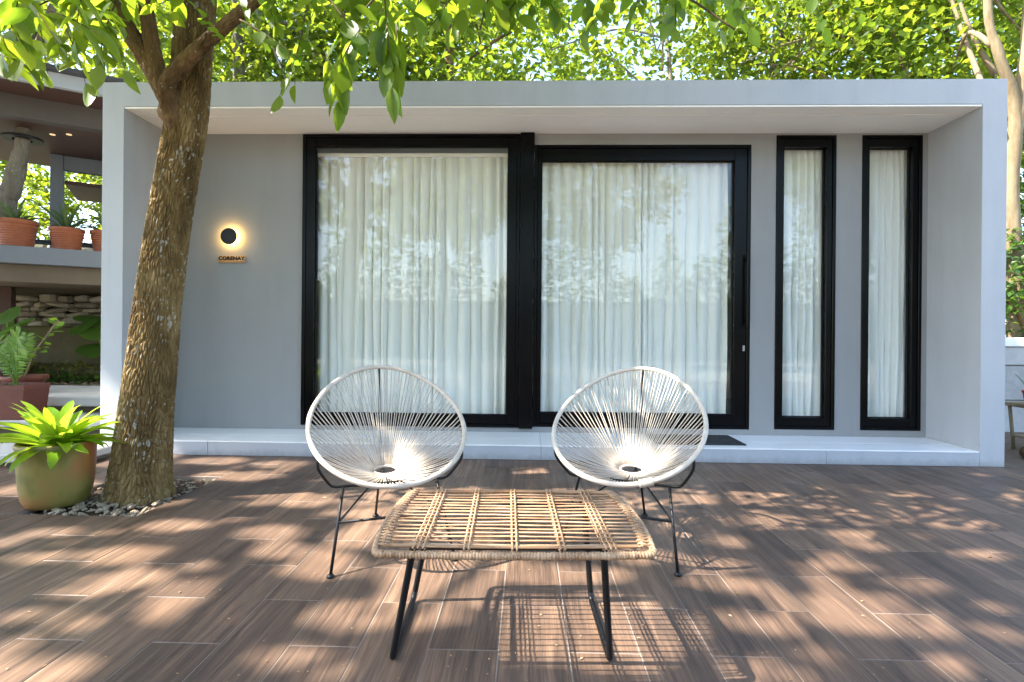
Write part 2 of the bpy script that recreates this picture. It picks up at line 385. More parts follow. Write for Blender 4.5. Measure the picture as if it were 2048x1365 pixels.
# ================================================================== SETTING
# garden ground
D0, BW = 4.36, 4.939              # portal front plane, recessed wall plane
XL, XR, ZT = -3.444, 3.692, 3.0
XIL, XIR, ZI, ZS = -3.267, 3.505, 2.804, .117
def sheet(xs, ys, z, amp, mat, name):
    v = []; f = []
    for j, y in enumerate(ys):
        for i, x in enumerate(xs): v.append((x, y, z+amp*(random.random()-.5)))
    n = len(xs)
    for j in range(len(ys)-1):
        for i in range(n-1): f.append((j*n+i, j*n+i+1, (j+1)*n+i+1, (j+1)*n+i))
    b = MB(); b.add(v, f); return b.obj(name, mat, None, True)
TYP = -2.2
ax = [-150, -80, -40, -20]+[x*.8 for x in range(-18, 19)]+[20, 40, 80, 150]
struct(sheet(ax, ax, -.11, .05, M['earth'], 'ground'))
b = MB(); b.box(-22, 22, -11.2, TYP, -.30, -.035, .01); struct(b.obj('bounce_yard', M['yard']))  # paving added behind the camera to bounce sun onto soffit and facade
# terrace: grout bed with the tree pit left open, then tiles
PX0, PX1, PY0, PY1 = .14-13*.2228, .14-10*.2228, 2.905, 3.72
TX0, TX1, TY0, TY1 = -4.2, 3.67, -2.19, D0+.15
b = MB()
for (x0, x1, y0, y1) in ((TX0, PX0, 1.1, TY1), (PX1, TX1, 1.1, TY1), (PX0, PX1, 1.1, PY0), (PX0, PX1, PY1, TY1)):
    b.box(x0, x1, y0, y1, -.08, -.0014)
terrace = struct(b.obj('terrace', M['grout']))
b = MB(); b.box(-6.5, 6.5, TY0, 1.099, -.08, -.001)
struct(b.obj('terrace_near', M['plank_sheet']))
tile_cache = {}
def tile_mesh(w, l):
    k = (round(w, 3), round(l, 3))
    if k not in tile_cache:
        q = MB(); q.box(-w/2, w/2, -l/2, l/2, -.012, 0, .0016); tile_cache[k] = q.mesh('floor_tile', M['plank'])
    return tile_cache[k]
G = .0030
def add_tile(x0, x1, y0, y1):
    if x1-x0 < .03 or y1-y0 < .03: return
    o = ob('floor_tile', tile_mesh(x1-x0-G, y1-y0-G), terrace)
    o.location = ((x0+x1)/2, (y0+y1)/2, random.uniform(-.0006, .0006)); o.rotation_euler = (random.gauss(0, .0006), random.gauss(0, .0006), random.choice((0, PI)))
for k in range(-20, 17):
    x0 = .14+.2228*k; x1 = min(x0+.2228, TX1)
    if x0 >= TX1-.02 or x0 < TX0: continue
    base = 1.737 if k % 2 == 0 else 2.03
    for n in range(-2, 6):
        y0 = base+.59*n; y1 = y0+.59
        y0 = max(y0, 1.1); y1 = min(y1, D0)
        if y1-y0 < .03: continue
        if x0 > PX0-.05 and x1 < PX1+.05 and y1 > PY0 and y0 < PY1:
            add_tile(x0, x1, y0, min(y1, PY0)); add_tile(x0, x1, max(y0, PY1), y1)
        else: add_tile(x0, x1, y0, y1)
# tree pit soil and pebbles
b = MB(); n = 14; v = []; f = []
for j in range(n+1):
    for i in range(n+1):
        v.append((PX0+(PX1-PX0)*i/n, PY0+(PY1-PY0)*j/n, -.026+.012*math.sin(i*1.9+j)*math.cos(j*2.3)))
for j in range(n):
    for i in range(n): f.append((j*(n+1)+i, j*(n+1)+i+1, (j+1)*(n+1)+i+1, (j+1)*(n+1)+i))
b.add(v, f); struct(b.obj('tree_pit_soil', M['soil'], None, True))
def lumpy(rad, seed, n=8, m=5, jit=.25):
    rr = random.Random(seed); v = [(0, 0, -rad[2])]; f = []
    for j in range(1, m):
        a = PI*j/m
        for i in range(n):
            k = 1+jit*(rr.random()-.5)*2; t_ = 2*PI*i/n
            v.append((rad[0]*k*math.sin(a)*math.cos(t_), rad[1]*k*math.sin(a)*math.sin(t_), -rad[2]*math.cos(a)*(1+jit*.5*(rr.random()-.5))))
    v.append((0, 0, rad[2])); L = len(v)-1
    for i in range(n): f.append((0, 1+(i+1) % n, 1+i)); f.append((L, 1+(m-2)*n+i, 1+(m-2)*n+(i+1) % n))
    for j in range(m-2):
        for i in range(n): f.append((1+j*n+i, 1+j*n+(i+1) % n, 1+(j+1)*n+(i+1) % n, 1+(j+1)*n+i))
    return v, f
def scatter_lumps(b, pts, s0, s1, flat=.45):
    for (x, y, z) in pts:
        s = random.uniform(s0, s1); v, f = lumpy((s, s*random.uniform(.5, .9), s*flat), random.random(), 7, 4)
        a = random.random()*2*PI; tx = random.gauss(0, .3); c, sn = math.cos(a), math.sin(a)
        b.add([(x+p[0]*c-p[1]*sn, y+p[0]*sn+p[1]*c, z+p[2]+tx*p[0]) for p in v], f)
b = MB()
scatter_lumps(b, [(random.uniform(PX0+.02, PX1-.02), random.uniform(PY0+.02, PY1-.02), random.uniform(-.03, -.012)) for _ in range(420)], .006, .018)
scatter_lumps(b, [(random.uniform(PX0+.08, PX1-.03), random.uniform(PY0+.02, PY0+.25), -.005) for _ in range(46)], .014, .03)
tag(b.obj('pit_gravel', M['pebble'], None, False), 'loose grey and brown gravel around the foot of the leaning tree', 'gravel', kind='stuff')

# ================================================================== GARDEN HOUSE
house = thing('garden_house', 'low grey flat-roofed garden house with white soffit porch and black framed windows', 'house', (0, D0, 0))
HY = -D0                      # children are written in world metres, shifted by the house origin
def hobj(b, name, mat, parent=None, smooth=False):
    b.v = [(x, y+HY, z) for x, y, z in b.v]; return b.obj(name, mat, parent or house, smooth)
# the projecting portal: one inverted U
def prism_xz(poly, y0, y1):
    n = len(poly); v = [(x, y0, z) for x, z in poly]+[(x, y1, z) for x, z in poly]
    f = [tuple(range(n)), tuple(range(2*n-1, n-1, -1))]+[(i, n+i, n+(i+1) % n, (i+1) % n) for i in range(n)]
    return v, f
b = MB(); b.add(*prism_xz([(XL, 0), (XL, ZT), (XR, ZT), (XR, 0), (XIR, 0), (XIR, ZI), (XIL, ZI), (XIL, 0)], D0, BW+.02))
po = hobj(b, 'portal', M['portal'])
mod = po.modifiers.new('b', 'BEVEL'); mod.width = .004; mod.segments = 2; mod.limit_method = 'ANGLE'
# soffit panels with a shadow gap
for (y0, y1) in ((D0+.003, 4.518), (4.530, BW)):
    b = MB(); b.box(XIL+.002, XIR-.002, y0, y1, ZI-.016, ZI-.002, .002); hobj(b, 'soffit_panel', M['soffit'])
ZC = ZI-.016
# recessed wall: a plate with window openings
def wall_with_holes(x0, x1, z0, z1, y0, y1, holes):
    b = MB(); xs = sorted({x0, x1, *[h[0] for h in holes], *[h[1] for h in holes]}); zs = sorted({z0, z1, *[h[2] for h in holes], *[h[3] for h in holes]})
    inside = lambda x, z: any(h[0] < x < h[1] and h[2] < z < h[3] for h in holes)
    nx, nz = len(xs), len(zs); ok = {(i, j): not inside((xs[i]+xs[i+1])/2, (zs[j]+zs[j+1])/2) for i in range(nx-1) for j in range(nz-1)}
    idx = {}; 
    def vid(i, j, k):
        if (i, j, k) not in idx: idx[i, j, k] = len(b.v); b.v.append((xs[i], (y0, y1)[k], zs[j]))
        return idx[i, j, k]
    for (i, j), q in ok.items():
        if not q: continue
        b.f.append((vid(i, j, 0), vid(i+1, j, 0), vid(i+1, j+1, 0), vid(i, j+1, 0)))
        b.f.append((vid(i, j, 1), vid(i, j+1, 1), vid(i+1, j+1, 1), vid(i+1, j, 1)))
        for di, dj, e in ((-1, 0, ((i, j+1), (i, j))), (1, 0, ((i+1, j), (i+1, j+1))), (0, -1, ((i, j), (i+1, j))), (0, 1, ((i+1, j+1), (i, j+1)))):
            if not ok.get((i+di, j+dj), False):
                a, c = e; b.f.append((vid(*a, 0), vid(*a, 1), vid(*c, 1), vid(*c, 0)))
    return b
W1 = (-2.038, -.074, .158, ZC-.001); PO = (-.074, .052); DO = (.052, 1.972, .165, 2.690)
W3 = (2.189, 2.712, .172, 2.772); W4 = (2.936, 3.457, .174, 2.772)
holes = [(W1[0], PO[1], W1[2], ZC+.05), (DO[0]-.001, DO[1], DO[2], DO[3]), W3, W4]
holes[0] = (W1[0], PO[1], W1[2], ZC-.004)
b = wall_with_holes(XIL-.05, XIR+.05, .02, ZC+.14, BW, BW+.20, holes); wl = hobj(b, 'front_wall', M['wall'])
mod = wl.modifiers.new('b', 'BEVEL'); mod.width = .003; mod.segments = 1; mod.limit_method = 'ANGLE'
# room behind the glass
RY1 = 8.1
b = MB()
b.box(XL+.01, XL+.17, BW+.201, RY1, 0, ZC+.13); b.box(XR-.17, XR-.01, BW+.201, RY1, 0, ZC+.13); b.box(XL+.171, XR-.171, RY1-.16, RY1, 0, ZC+.13)
hobj(b, 'room_wall', M['white_wall'])
b = MB(); b.box(XL+.171, XR-.171, BW+.201, RY1-.161, .02, .10); hobj(b, 'room_floor', M['concrete'])
b = MB(); b.box(XL+.171, XR-.171, BW+.201, RY1-.161, ZC+.06, ZC+.12); hobj(b, 'room_ceiling', M['white_wall'])
b = MB(); b.box(XL+.01, XR-.01, BW+.021, RY1, ZC+.141, ZT-.03); hobj(b, 'roof_slab', M['concrete'])
# porch slab, its white tiles and the grey riser tiles
b = MB(); b.box(XIL+.001, XIR-.001, D0+.012, BW-.001, 0, ZS-.012); hobj(b, 'porch_slab', M['joint'])
seam = [XIL, -2.559, -1.67, -.78, .117, 1.2295, 2.341, XIR]
for i in range(len(seam)-1):
    a, c = seam[i]+.0015, seam[i+1]-.0015
    b = MB(); b.box(a, c, D0+.001, 4.63, ZS-.0115, ZS, .0015); hobj(b, 'porch_tile', M['white_tile'])
    b = MB(); b.box(a, c, 4.633, BW-.002, ZS-.0115, ZS, .0015); hobj(b, 'porch_tile', M['white_tile'])
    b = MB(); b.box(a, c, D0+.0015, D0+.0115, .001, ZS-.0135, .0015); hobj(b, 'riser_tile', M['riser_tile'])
# windows: frame with a stepped sash, glass set back
def frame_mesh(x0, x1, z0, z1, l, r, bo, to, y0, y1, bev=.003):
    b = MB()
    b.box(x0, x0+l, y0, y1, z0, z1, bev); b.box(x1-r, x1, y0, y1, z0, z1, bev)
    b.box(x0+l+.0003, x1-r-.0003, y0+.0004, y1, z0, z0+bo, bev); b.box(x0+l+.0003, x1-r-.0003, y0+.0004, y1, z1-to, z1, bev); return b
def window(name, o, g, front, label, gl_y):
    w = bpy.data.objects.new(name, None); COL.objects.link(w); w.parent = house; w['label'] = label
    x0, x1, z0, z1 = o; gx0, gx1, gz0, gz1 = g
    ow = .028
    b = frame_mesh(x0, x1, z0, z1, ow, ow, ow, ow, front-.012, BW+.10); hobj(b, 'outer_frame', M['black_alu'], w)
    b = frame_mesh(x0+ow+.001, x1-ow-.001, z0+ow+.001, z1-ow-.001, gx0-x0-ow-.001, x1-ow-gx1-.001, gz0-z0-ow-.001, z1-ow-gz1-.001, front, gl_y+.02); hobj(b, 'sash', M['black_alu'], w)
    gk = .007
    b = frame_mesh(gx0+.0004, gx1-.0004, gz0+.0004, gz1-.0004, gk, gk, gk, gk, gl_y-.014, gl_y-.001, .001); hobj(b, 'gasket', M['gasket'], w)
    b = MB(); b.box(gx0-.004, gx1+.004, gl_y, gl_y+.008, gz0-.004, gz1+.004); hobj(b, 'pane', M['glass'], w)
    return w
w1 = window('fixed_window', (W1[0]+.001, W1[1]-.001, W1[2]+.001, W1[3]-.006), (-1.928, -.182, .266, 2.676), BW-.012, 'tall fixed black framed window beside the wall lamp', BW+.030)
dr = window('sliding_door', (DO[0]+.003, DO[1]-.001, DO[2]+.001, DO[3]-.001), (.118, 1.832, .290, 2.552), BW+.012, 'black framed sliding glass door behind the right chair', BW+.055)
w3 = window('slim_window', (W3[0]+.001, W3[1]-.001, W3[2]+.001, W3[3]-.001), (2.262, 2.632, .278, 2.668), BW+.004, 'narrow upright window next to the sliding door', BW+.065)
w4 = window('slim_window', (W4[0]+.001, W4[1]-.001, W4[2]+.001, W4[3]-.001), (3.006, 3.376, .278, 2.668), BW+.004, 'narrow upright window by the end of the porch', BW+.065)
b = MB(); b.box(PO[0]+.002, PO[1]-.002, BW-.045, BW+.12, W1[2]-.004, ZC-.001, .004); b.box(PO[0]+.02, PO[1]-.02, BW-.052, BW-.0455, W1[2]+.02, ZC-.03, .002)
hobj(b, 'door_post', M['black_alu'])
# door handle: long slim pull and a small latch
b = MB(); hx = 1.925
b.box(hx, hx+.018, BW-.045, BW-.022, 1.08, 1.72, .004); b.box(hx+.002, hx+.016, BW-.0215, BW+.011, 1.12, 1.15); b.box(hx+.002, hx+.016, BW-.0215, BW+.011, 1.65, 1.68)
hobj(b, 'handle', M['black_alu'], dr)
b = MB(); b.box(1.912, 1.930, BW+.004, BW+.0115, .86, .91, .002); b.box(1.917, 1.925, BW-.004, BW+.0035, .872, .898, .002); hobj(b, 'latch', M['steel'], dr)
# curtains behind each pane
def curtain(name, label, x0, x1, z0, z1, y, seed, pitch=.075, amp=.032, lean=0.0, gather=None):
    rr = random.Random(seed); c = thing(name, label, 'curtain', ((x0+x1)/2, y, z0), 0, 'white curtains behind the glass'); cx = (x0+x1)/2
    n = int((x1-x0)/.005); ks = []
    x = x0; ph = []
    while x < x1+.3: ph.append((x, rr.uniform(.55, 1.45))); x += pitch*rr.uniform(.6, 1.5)
    xs = [p_[0] for p_ in ph]; am = [p_[1] for p_ in ph]
    b = MB(); nz = 26; v = []
    for j in range(nz+1):
        tz = j/nz; z = z0+(z1-z0)*tz
        loose = 1-tz
        for i in range(n+1):
            tx = i/n; X = x0+(x1-x0)*tx
            k = np.searchsorted(xs, X)-1; k = max(0, min(len(xs)-2, k)); w = (X-xs[k])/(xs[k+1]-xs[k])
            fold = math.sin(PI*w)**.9*(.5*am[k]+.5*am[k+1]) - .4
            hd = 1-.5*max(0, (tz-.94)/.06)
            Y = -amp*fold*hd*(1+.35*loose*math.sin(k*2.1)) + .006*math.sin(z*5+k*1.7)
            dx = lean*loose*(1-tx)**1.5 + .016*loose*math.sin(k*1.3+z*1.1)
            zz = z-z0 + (.012*math.sin(X*23+k)+.01*math.sin(X*57)) * (1 if j == 0 else 0)
            v.append((X-cx+dx, Y, zz))
    f = [(j*(n+1)+i, j*(n+1)+i+1, (j+1)*(n+1)+i+1, (j+1)*(n+1)+i) for j in range(nz) for i in range(n)]
    b.add(v, f); b.obj('fabric', M['curtain'], c, True)
    b = MB(); b.box(x0-cx-.03, x1-cx+.03, -.01, .03, z1-z0+.004, z1-z0+.04, .004); b.obj('curtain_rail', M['soffit'], c); return c
curtain('curtain', 'wide white curtain with slanting folds behind the fixed window by the lamp', -1.955, -.12, .20, 2.615, BW+.128, 3, .085, .042, .0)
curtain('curtain', 'wide white pleated curtain behind the sliding door', .08, 1.80, .20, 2.66, BW+.128, 5, .08, .042, .0)
curtain('curtain', 'narrow white curtain in the slim window next to the sliding door', 2.20, 2.70, .22, 2.72, BW+.128, 8, .075, .042)
curtain('curtain', 'narrow white curtain in the slim window at the porch end', 3.0, 3.44, .22, 2.72, BW+.128, 13, .07, .042)
# wall lamp and name sign
L = atY(458, 473, BW-.05); LX, LZ = L.x, L.z
lamp = thing('wall_lamp', 'round black wall lamp with a warm glow behind its disc', 'wall lamp', (LX, BW, LZ))
def disc(b, r, y0, y1, n=48, bev=.003):
    prof = [(0, y0), (r-bev, y0), (r, y0+bev), (r, y1), (0, y1)]
    v = []; f = []
    for (q, y) in prof:
        for k in range(n): a = 2*PI*k/n; v.append((q*math.cos(a), y, q*math.sin(a)))
    for i in range(len(prof)-1):
        for k in range(n): f.append((i*n+k, i*n+(k+1) % n, (i+1)*n+(k+1) % n, (i+1)*n+k))
    b.add(v, f); return b
disc(MB(), .0735, -.062, -.050).obj('lamp_disc', M['black_steel'], lamp)
disc(MB(), .03, -.0495, -.001).obj('mount', M['black_steel'], lamp)
disc(MB(), .056, -.047, -.030).obj('light_ring', M['glow'], lamp)
sp = atY(463.5, 519, BW-.012)
sign = thing('name_sign', 'small wooden name board with black letters under the wall lamp', 'sign', (sp.x, BW, sp.z))
b = MB(); b.box(-.124, .124, -.012, -.001, -.030, .030, .003); b.obj('board', M['sign_wood'], sign)
b = MB(); b.box(-.126, .122, -.018, -.0125, -.031, -.010, .003); b.obj('ledge', M['sign_wood'], sign)
cv = bpy.data.curves.new('txt', 'FONT'); cv.body = 'CORENAY'; cv.size = .048; cv.align_x = 'CENTER'; cv.extrude = .002; cv.offset = .0016; cv.space_character = 1.08
tmp = bpy.data.objects.new('txt', cv); COL.objects.link(tmp); bpy.context.view_layer.update()
me = bpy.data.meshes.new_from_object(tmp.evaluated_get(bpy.context.evaluated_depsgraph_get())); bpy.data.objects.remove(tmp)
me.materials.clear(); me.materials.append(M['ink'])
o = ob('lettering', me, sign); o.location = (-.002, -.0145, -.007); o.rotation_euler = (PI/2, 0, 0)
# doormat on the porch
b = MB(); b.box(-.36, .36, -.2, .2, 0, .012, .003)
dm = thing('doormat', 'dark rubber doormat on the white porch step before the sliding door', 'doormat', (1.40, 4.66, ZS+.0005))
b.obj('mat_base', M['mat'], dm)
b = MB()
for i in range(17): b.box(-.335+i*.04, -.335+i*.04+.022, -.18, .18, .0125, .016, .001)
b.obj('ribbing', M['mat'], dm)

# ================================================================== CHAIRS
def make_chair(loc, rz, label, seed):
    rr = random.Random(seed)
    c = thing('cord_chair', label, 'chair', loc, rz, 'cord chairs on the terrace')
    HW = .345
    def rim(phi):
        cs = math.cos(phi); y = .015+.345*cs; x = HW*math.sin(phi)*(1.0-.17*cs-.03*cs*cs)
        z = .592+.652*(y-.015)+.018*(math.sin(phi)**2)
        return Vector((x, y, z))
    N = 96
    b = MB(); b.tube([rim(2*PI*i/N) for i in range(N)], [.0110+.0005*math.sin(i*7) for i in range(N)], 10, True); b.obj('rim', M['cord'], c, True)
    hc = Vector((0, .075, .338)); hr = (.056, .043)
    hole = lambda p: hc+Vector((hr[0]*math.sin(p), hr[1]*math.cos(p), .01*math.cos(p)))
    b = MB(); b.tube([hole(2*PI*i/40) for i in range(40)], .007, 8, True); b.obj('seat_ring', M['cord'], c, True)
    K = 92
    for k in range(K):
        # cords are spaced by rim length, doubled in pairs as they are threaded
        ph = 2*PI*(k+.5)/K + (.006 if k % 2 else -.006) + rr.gauss(0, .004)
        a = rim(ph); p2 = math.atan2(math.sin(ph)*1.0, math.cos(ph)*1.0)+rr.gauss(0, .02); e = hole(p2)
        d = (e-a); sag = .018*(1-.7*max(0, math.cos(ph)))
        pts = []
        for i in range(9):
            t_ = i/8; q = a+d*t_; q = q+Vector((0, 0, -sag*4*t_*(1-t_))); pts.append(q)
        b = MB(); b.tube(pts, .0029, 5); o = b.obj('cord', M['cord'], c, True)
    # rim whipping where the cord is tied off
    b = MB(); 
    for i in range(9):
        ph = PI-.42+i*.016; p = rim(ph); q = rim(ph+.01); tt = (q-p).normalized()
        n1 = tt.cross(Vector((0, 0, 1))).normalized(); n2 = tt.cross(n1)
        b.tube([p+(n1*math.cos(2*PI*j/10)+n2*math.sin(2*PI*j/10))*.015 for j in range(10)], .0035, 5, True)
    if seed == 2: b.obj('rim_binding', M['cord'], c, True)
    ra = .0065; bk = M['black_steel']
    # front cross bar with upturned ends carrying the rim
    aL, aR = rim(PI+.98)+Vector((0, .01, -.008)), rim(PI-.98)+Vector((0, .01, -.008))
    def turn(p, s): return [p, p+Vector((-.004*s, .0, -.05)), Vector((.262*s, -.125, .345)), Vector((.235*s, -.12, .330))]
    pL = smooth_path(turn(aL, -1), 5); pR = smooth_path(turn(aR, 1), 5)
    b = MB(); b.tube(pL+pR[::-1], ra, 8); b.obj('seat_bar', bk, c, True)
    for s in (-1, 1):
        top = Vector((.205*s, -.12, .330)); ft = Vector((.26*s, -.255, .006))
        b = MB(); b.tube([top, top.lerp(ft, .5), ft], ra, 8); lg = b.obj('front_leg', bk, c, True)
        b = MB(); b.lathe([(0, 0), (.016, 0), (.017, .005), (.011, .013), (0, .014)], 14, (ft.x, ft.y, 0)); b.obj('foot_pad', bk, lg, True)
        mid = top.lerp(ft, .42)
        b = MB(); b.tube([mid, Vector((.02*s, .10, .318))], .0045, 8); b.obj('diagonal_strut', bk, c, True)
    m1 = Vector((-.205, -.12, .33)).lerp(Vector((-.26, -.255, .006)), .42); m2 = Vector((-m1.x, m1.y, m1.z))
    b = MB(); b.tube([m1, m2], ra*.95, 8); b.obj('stretcher', bk, c, True)
    ft = Vector((0, .45, .006)); sp = smooth_path([(0, -.12, .324), (0, .05, .318), (0, .17, .314), (0, .28, .27)], 5)
    b = MB(); b.tube(sp+[Vector((0, .30, .245)), ft], ra, 8); lg = b.obj('rear_leg', bk, c, True)
    b = MB(); b.lathe([(0, 0), (.016, 0), (.017, .005), (.011, .013), (0, .014)], 14, (ft.x, ft.y, 0)); b.obj('foot_pad', bk, lg, True)
    b = MB(); b.tube(smooth_path([(0, .17, .314), (0, .25, .43), (0, .325, .64), (0, rim(0).y, rim(0).z-.004)], 6), .006, 8); b.obj('back_stay', bk, c, True)
    return c
make_chair((-.647, 2.558, 0), math.radians(22), 'cream cord chair standing on the wall lamp side of the rattan table', 1)
make_chair((.489, 2.645, 0), math.radians(-22), 'cream cord chair standing in front of the sliding door', 2)

# ================================================================== RATTAN TABLE
tb = thing('rattan_table', 'low rattan slat table with black tube sled legs between the two chairs', 'table', (-.040, 1.815, 0), .035)
TZ = .392; HX, HYD = .387, .288
def side(y): return HX+.022*(1-(y/HYD)**2)
def edge(x): return HYD+.014*(1-(x/HX)**2)
def outline(ins=0, n=160):
    pts = []
    for i in range(40): x = -HX+2*HX*i/40; pts.append((x, -edge(x)))
    for i in range(30): y = -HYD+2*HYD*i/30; pts.append((side(y), y))
    for i in range(40): x = HX-2*HX*i/40; pts.append((x, edge(x)))
    for i in range(30): y = HYD-2*HYD*i/30; pts.append((-side(y), y))
    return [Vector((x*(1-ins/HX), y*(1-ins/HYD), TZ)) for x, y in pts]
def resample(P, step):
    out = []; P = P+[P[0]]; acc = 0
    for a, b_ in zip(P[:-1], P[1:]):
        d = (b_-a).length; 
        while acc < d: out.append(a.lerp(b_, acc/d)); acc += step
        acc -= d
    return out
ol = outline(); 
# soften the corners
for _ in range(1): ol = [(ol[i-1]+ol[i]*2+ol[(i+1) % len(ol)])/4 for i in range(len(ol))]
rs = resample(ol, .0022)
b = MB(); b.tube([p+Vector((0, 0, -.004)) for p in rs], [.0104+(.0010 if i % 4 < 2 else -.0007)+.0005*math.sin(i*.37) for i in range(len(rs))], 10, True); rimo = b.obj('wrapped_rim', M['rattan_wrap'], tb, True)
for ins, zz in ((.021, .011), (.031, .009)):
    b = MB(); b.tube([Vector((p.x, p.y, TZ+zz)) for p in resample(outline(ins), .02)], .0034, 6, True); b.obj('edge_cane', M['rattan'], tb, True)
ys = np.linspace(-HYD+.044, HYD-.044, 16)
for y in ys:
    xe = side(y)-.012; pts = []; a1, a2 = random.uniform(0, 6), random.uniform(0, 6)
    for i in range(25):
        x = -xe+2*xe*i/24
        pts.append((x, y+.0013*math.sin(x*17+a1)+.0008*math.sin(x*41+a2), TZ+.004+.0012*math.sin(x*13+a2)))
    b = MB(); b.tube(pts, [.0031+.0003*math.sin(i*1.3+a1) for i in range(25)], 6); b.obj('slat', M['rattan'], tb, True)
for i, x in enumerate((-.268, -.134, 0, .134, .268)):
    ye = edge(x)-.006
    for dx in ((-.0065, .0065) if i in (1, 2, 3) else (-.014, 0, .014)):
        for zz in (-.0045, .0125):
            b = MB(); b.tube([(x+dx+.0008*math.sin(j*2), -ye+2*ye*j/20, TZ+zz+.0012*math.sin(j*2.4)) for j in range(21)], .0028, 6); b.obj('cross_cane', M['rattan'], tb, True)
    b = MB()       # bindings between the slats
    for y in ys:
        b.tube([(x-.011-(.012 if i in (0, 4) else 0), y+.006, TZ+.013), (x, y, TZ+.0172), (x+.011+(.012 if i in (0, 4) else 0), y-.006, TZ+.013)], .0013, 5)
    b.obj('cane_lashing', M['rattan_wrap'], tb, True)
for s in (-1, 1):   # open weave along the short ends
    b = MB()
    for j in range(46):
        y = -HYD+.02+(2*HYD-.04)*j/45; x1 = side(y)-.008; x0 = x1-.034
        b.tube([(s*x0, y+.006*(1 if j % 2 else -1), TZ+.0135), (s*(x0+x1)/2, y, TZ+.0165), (s*x1, y-.006*(1 if j % 2 else -1), TZ+.0125)], .0019, 5)
    b.tube([(s*(side(y)-.030), y, TZ+.010) for y in np.linspace(-HYD+.02, HYD-.02, 14)], .004, 6)
    b.obj('end_weave', M['rattan_wrap'], tb, True)
    def lp(y, z): return ((-(.295+.073*(1-z/.37)) if s < 0 else .262+.034*(1-z/.37)), y, z)
    pts = [lp(-.205, .372), lp(-.175, .2), lp(-.150, .05), lp(-.142, .022), lp(-.125, .0115), lp(-.09, .0115), lp(.0, .0115), lp(.17, .0115), lp(.215, .0125), lp(.235, .03), lp(.238, .06), lp(.222, .2), lp(.205, .372)]
    b = MB(); b.tube(smooth_path(pts, 5), .0105, 10); b.obj('sled_leg', M['black_steel'], tb, True)
b = MB()
for y in (-.205, .205): b.tube([(-.295, y, TZ-.018), (.262, y, TZ-.018)], .008, 8)
for s in (-1.17, 1.04): b.tube([(s*.252, -.215, TZ-.018), (s*.252, .215, TZ-.018)], .008, 8)
b.obj('under_frame', M['black_steel'], tb, True)

# ================================================================== FOLIAGE TOOLS
def leaf_template(w=.26, fold=.10, droop=.12, kind='oval'):
    # x across, y along (0..1), z up
    st = [(.0, .02), (.22, .72), (.45, 1.0), (.70, .80), (.88, .38)]
    v = []; f = []
    for (y, k) in st:
        z = -droop*y*y
        v += [(-w*k, y, z+fold*k*w*2), (0, y, z), (w*k, y, z+fold*k*w*2)]
    v.append((0, 1.0, -droop)); L = len(v)-1
    for i in range(len(st)-1):
        a = i*3
        for q in ((a, a+1, a+4, a+3), (a+1, a+2, a+5, a+4)): f += [(q[0], q[1], q[2]), (q[0], q[2], q[3])]
    a = (len(st)-1)*3; f += [(a, a+1, L), (a+1, a+2, L)]
    return np.array(v), np.array(f)
def leaf_small(w=.27, fold=.1, droop=.1):
    v = [(0, 0, 0), (-w*.9, .33, fold*w*2), (w*.9, .33, fold*w*2), (0, .45, -droop*.2), (-w*.75, .68, fold*w-droop*.45), (w*.75, .68, fold*w-droop*.45), (0, 1, -droop)]
    f = [(0, 3, 1), (0, 2, 3), (1, 3, 4), (3, 2, 5), (3, 6, 4), (3, 5, 6)]
    return np.array(v, float), np.array(f)
LT = leaf_template(); LS = leaf_small()
def frames(d, up):
    d = d/np.linalg.norm(d, axis=1, keepdims=True)
    x = np.cross(d, up); nx = np.linalg.norm(x, axis=1, keepdims=True); x = x/np.maximum(nx, 1e-6); z = np.cross(x, d)
    return np.stack([x, d, z], axis=2)     # columns
def leaf_cloud(name, pos, d, up, size, mat, parent, tpl=LS):
    R = frames(d, up); V, Fc = tpl
    W_ = np.einsum('nij,kj->nki', R, V)*size[:, None, None]+pos[:, None, :]
    N, K = len(pos), len(V)
    Fa = (Fc[None]+(np.arange(N)*K)[:, None, None]).reshape(-1, 3)
    return ob(name, raw_mesh(name, W_.reshape(-1, 3), Fa, mat), parent)
def rnd_up(n, tilt=.7):
    u = np.stack([rng.normal(0, tilt, n), rng.normal(0, tilt, n), np.ones(n)], 1); return u/np.linalg.norm(u, axis=1, keepdims=True)
def rnd_dir(n, dz=-.3, sz=.35):
    a = rng.uniform(0, 2*PI, n); return np.stack([np.cos(a), np.sin(a), rng.normal(dz, sz, n)], 1)
def clusters(centers, per, spread, size):
    c = np.repeat(np.asarray(centers), per, 0); n = len(c)
    off = rng.normal(0, 1, (n, 3))*np.array(spread); 
    return c+off, n, rng.uniform(size[0], size[1], n)
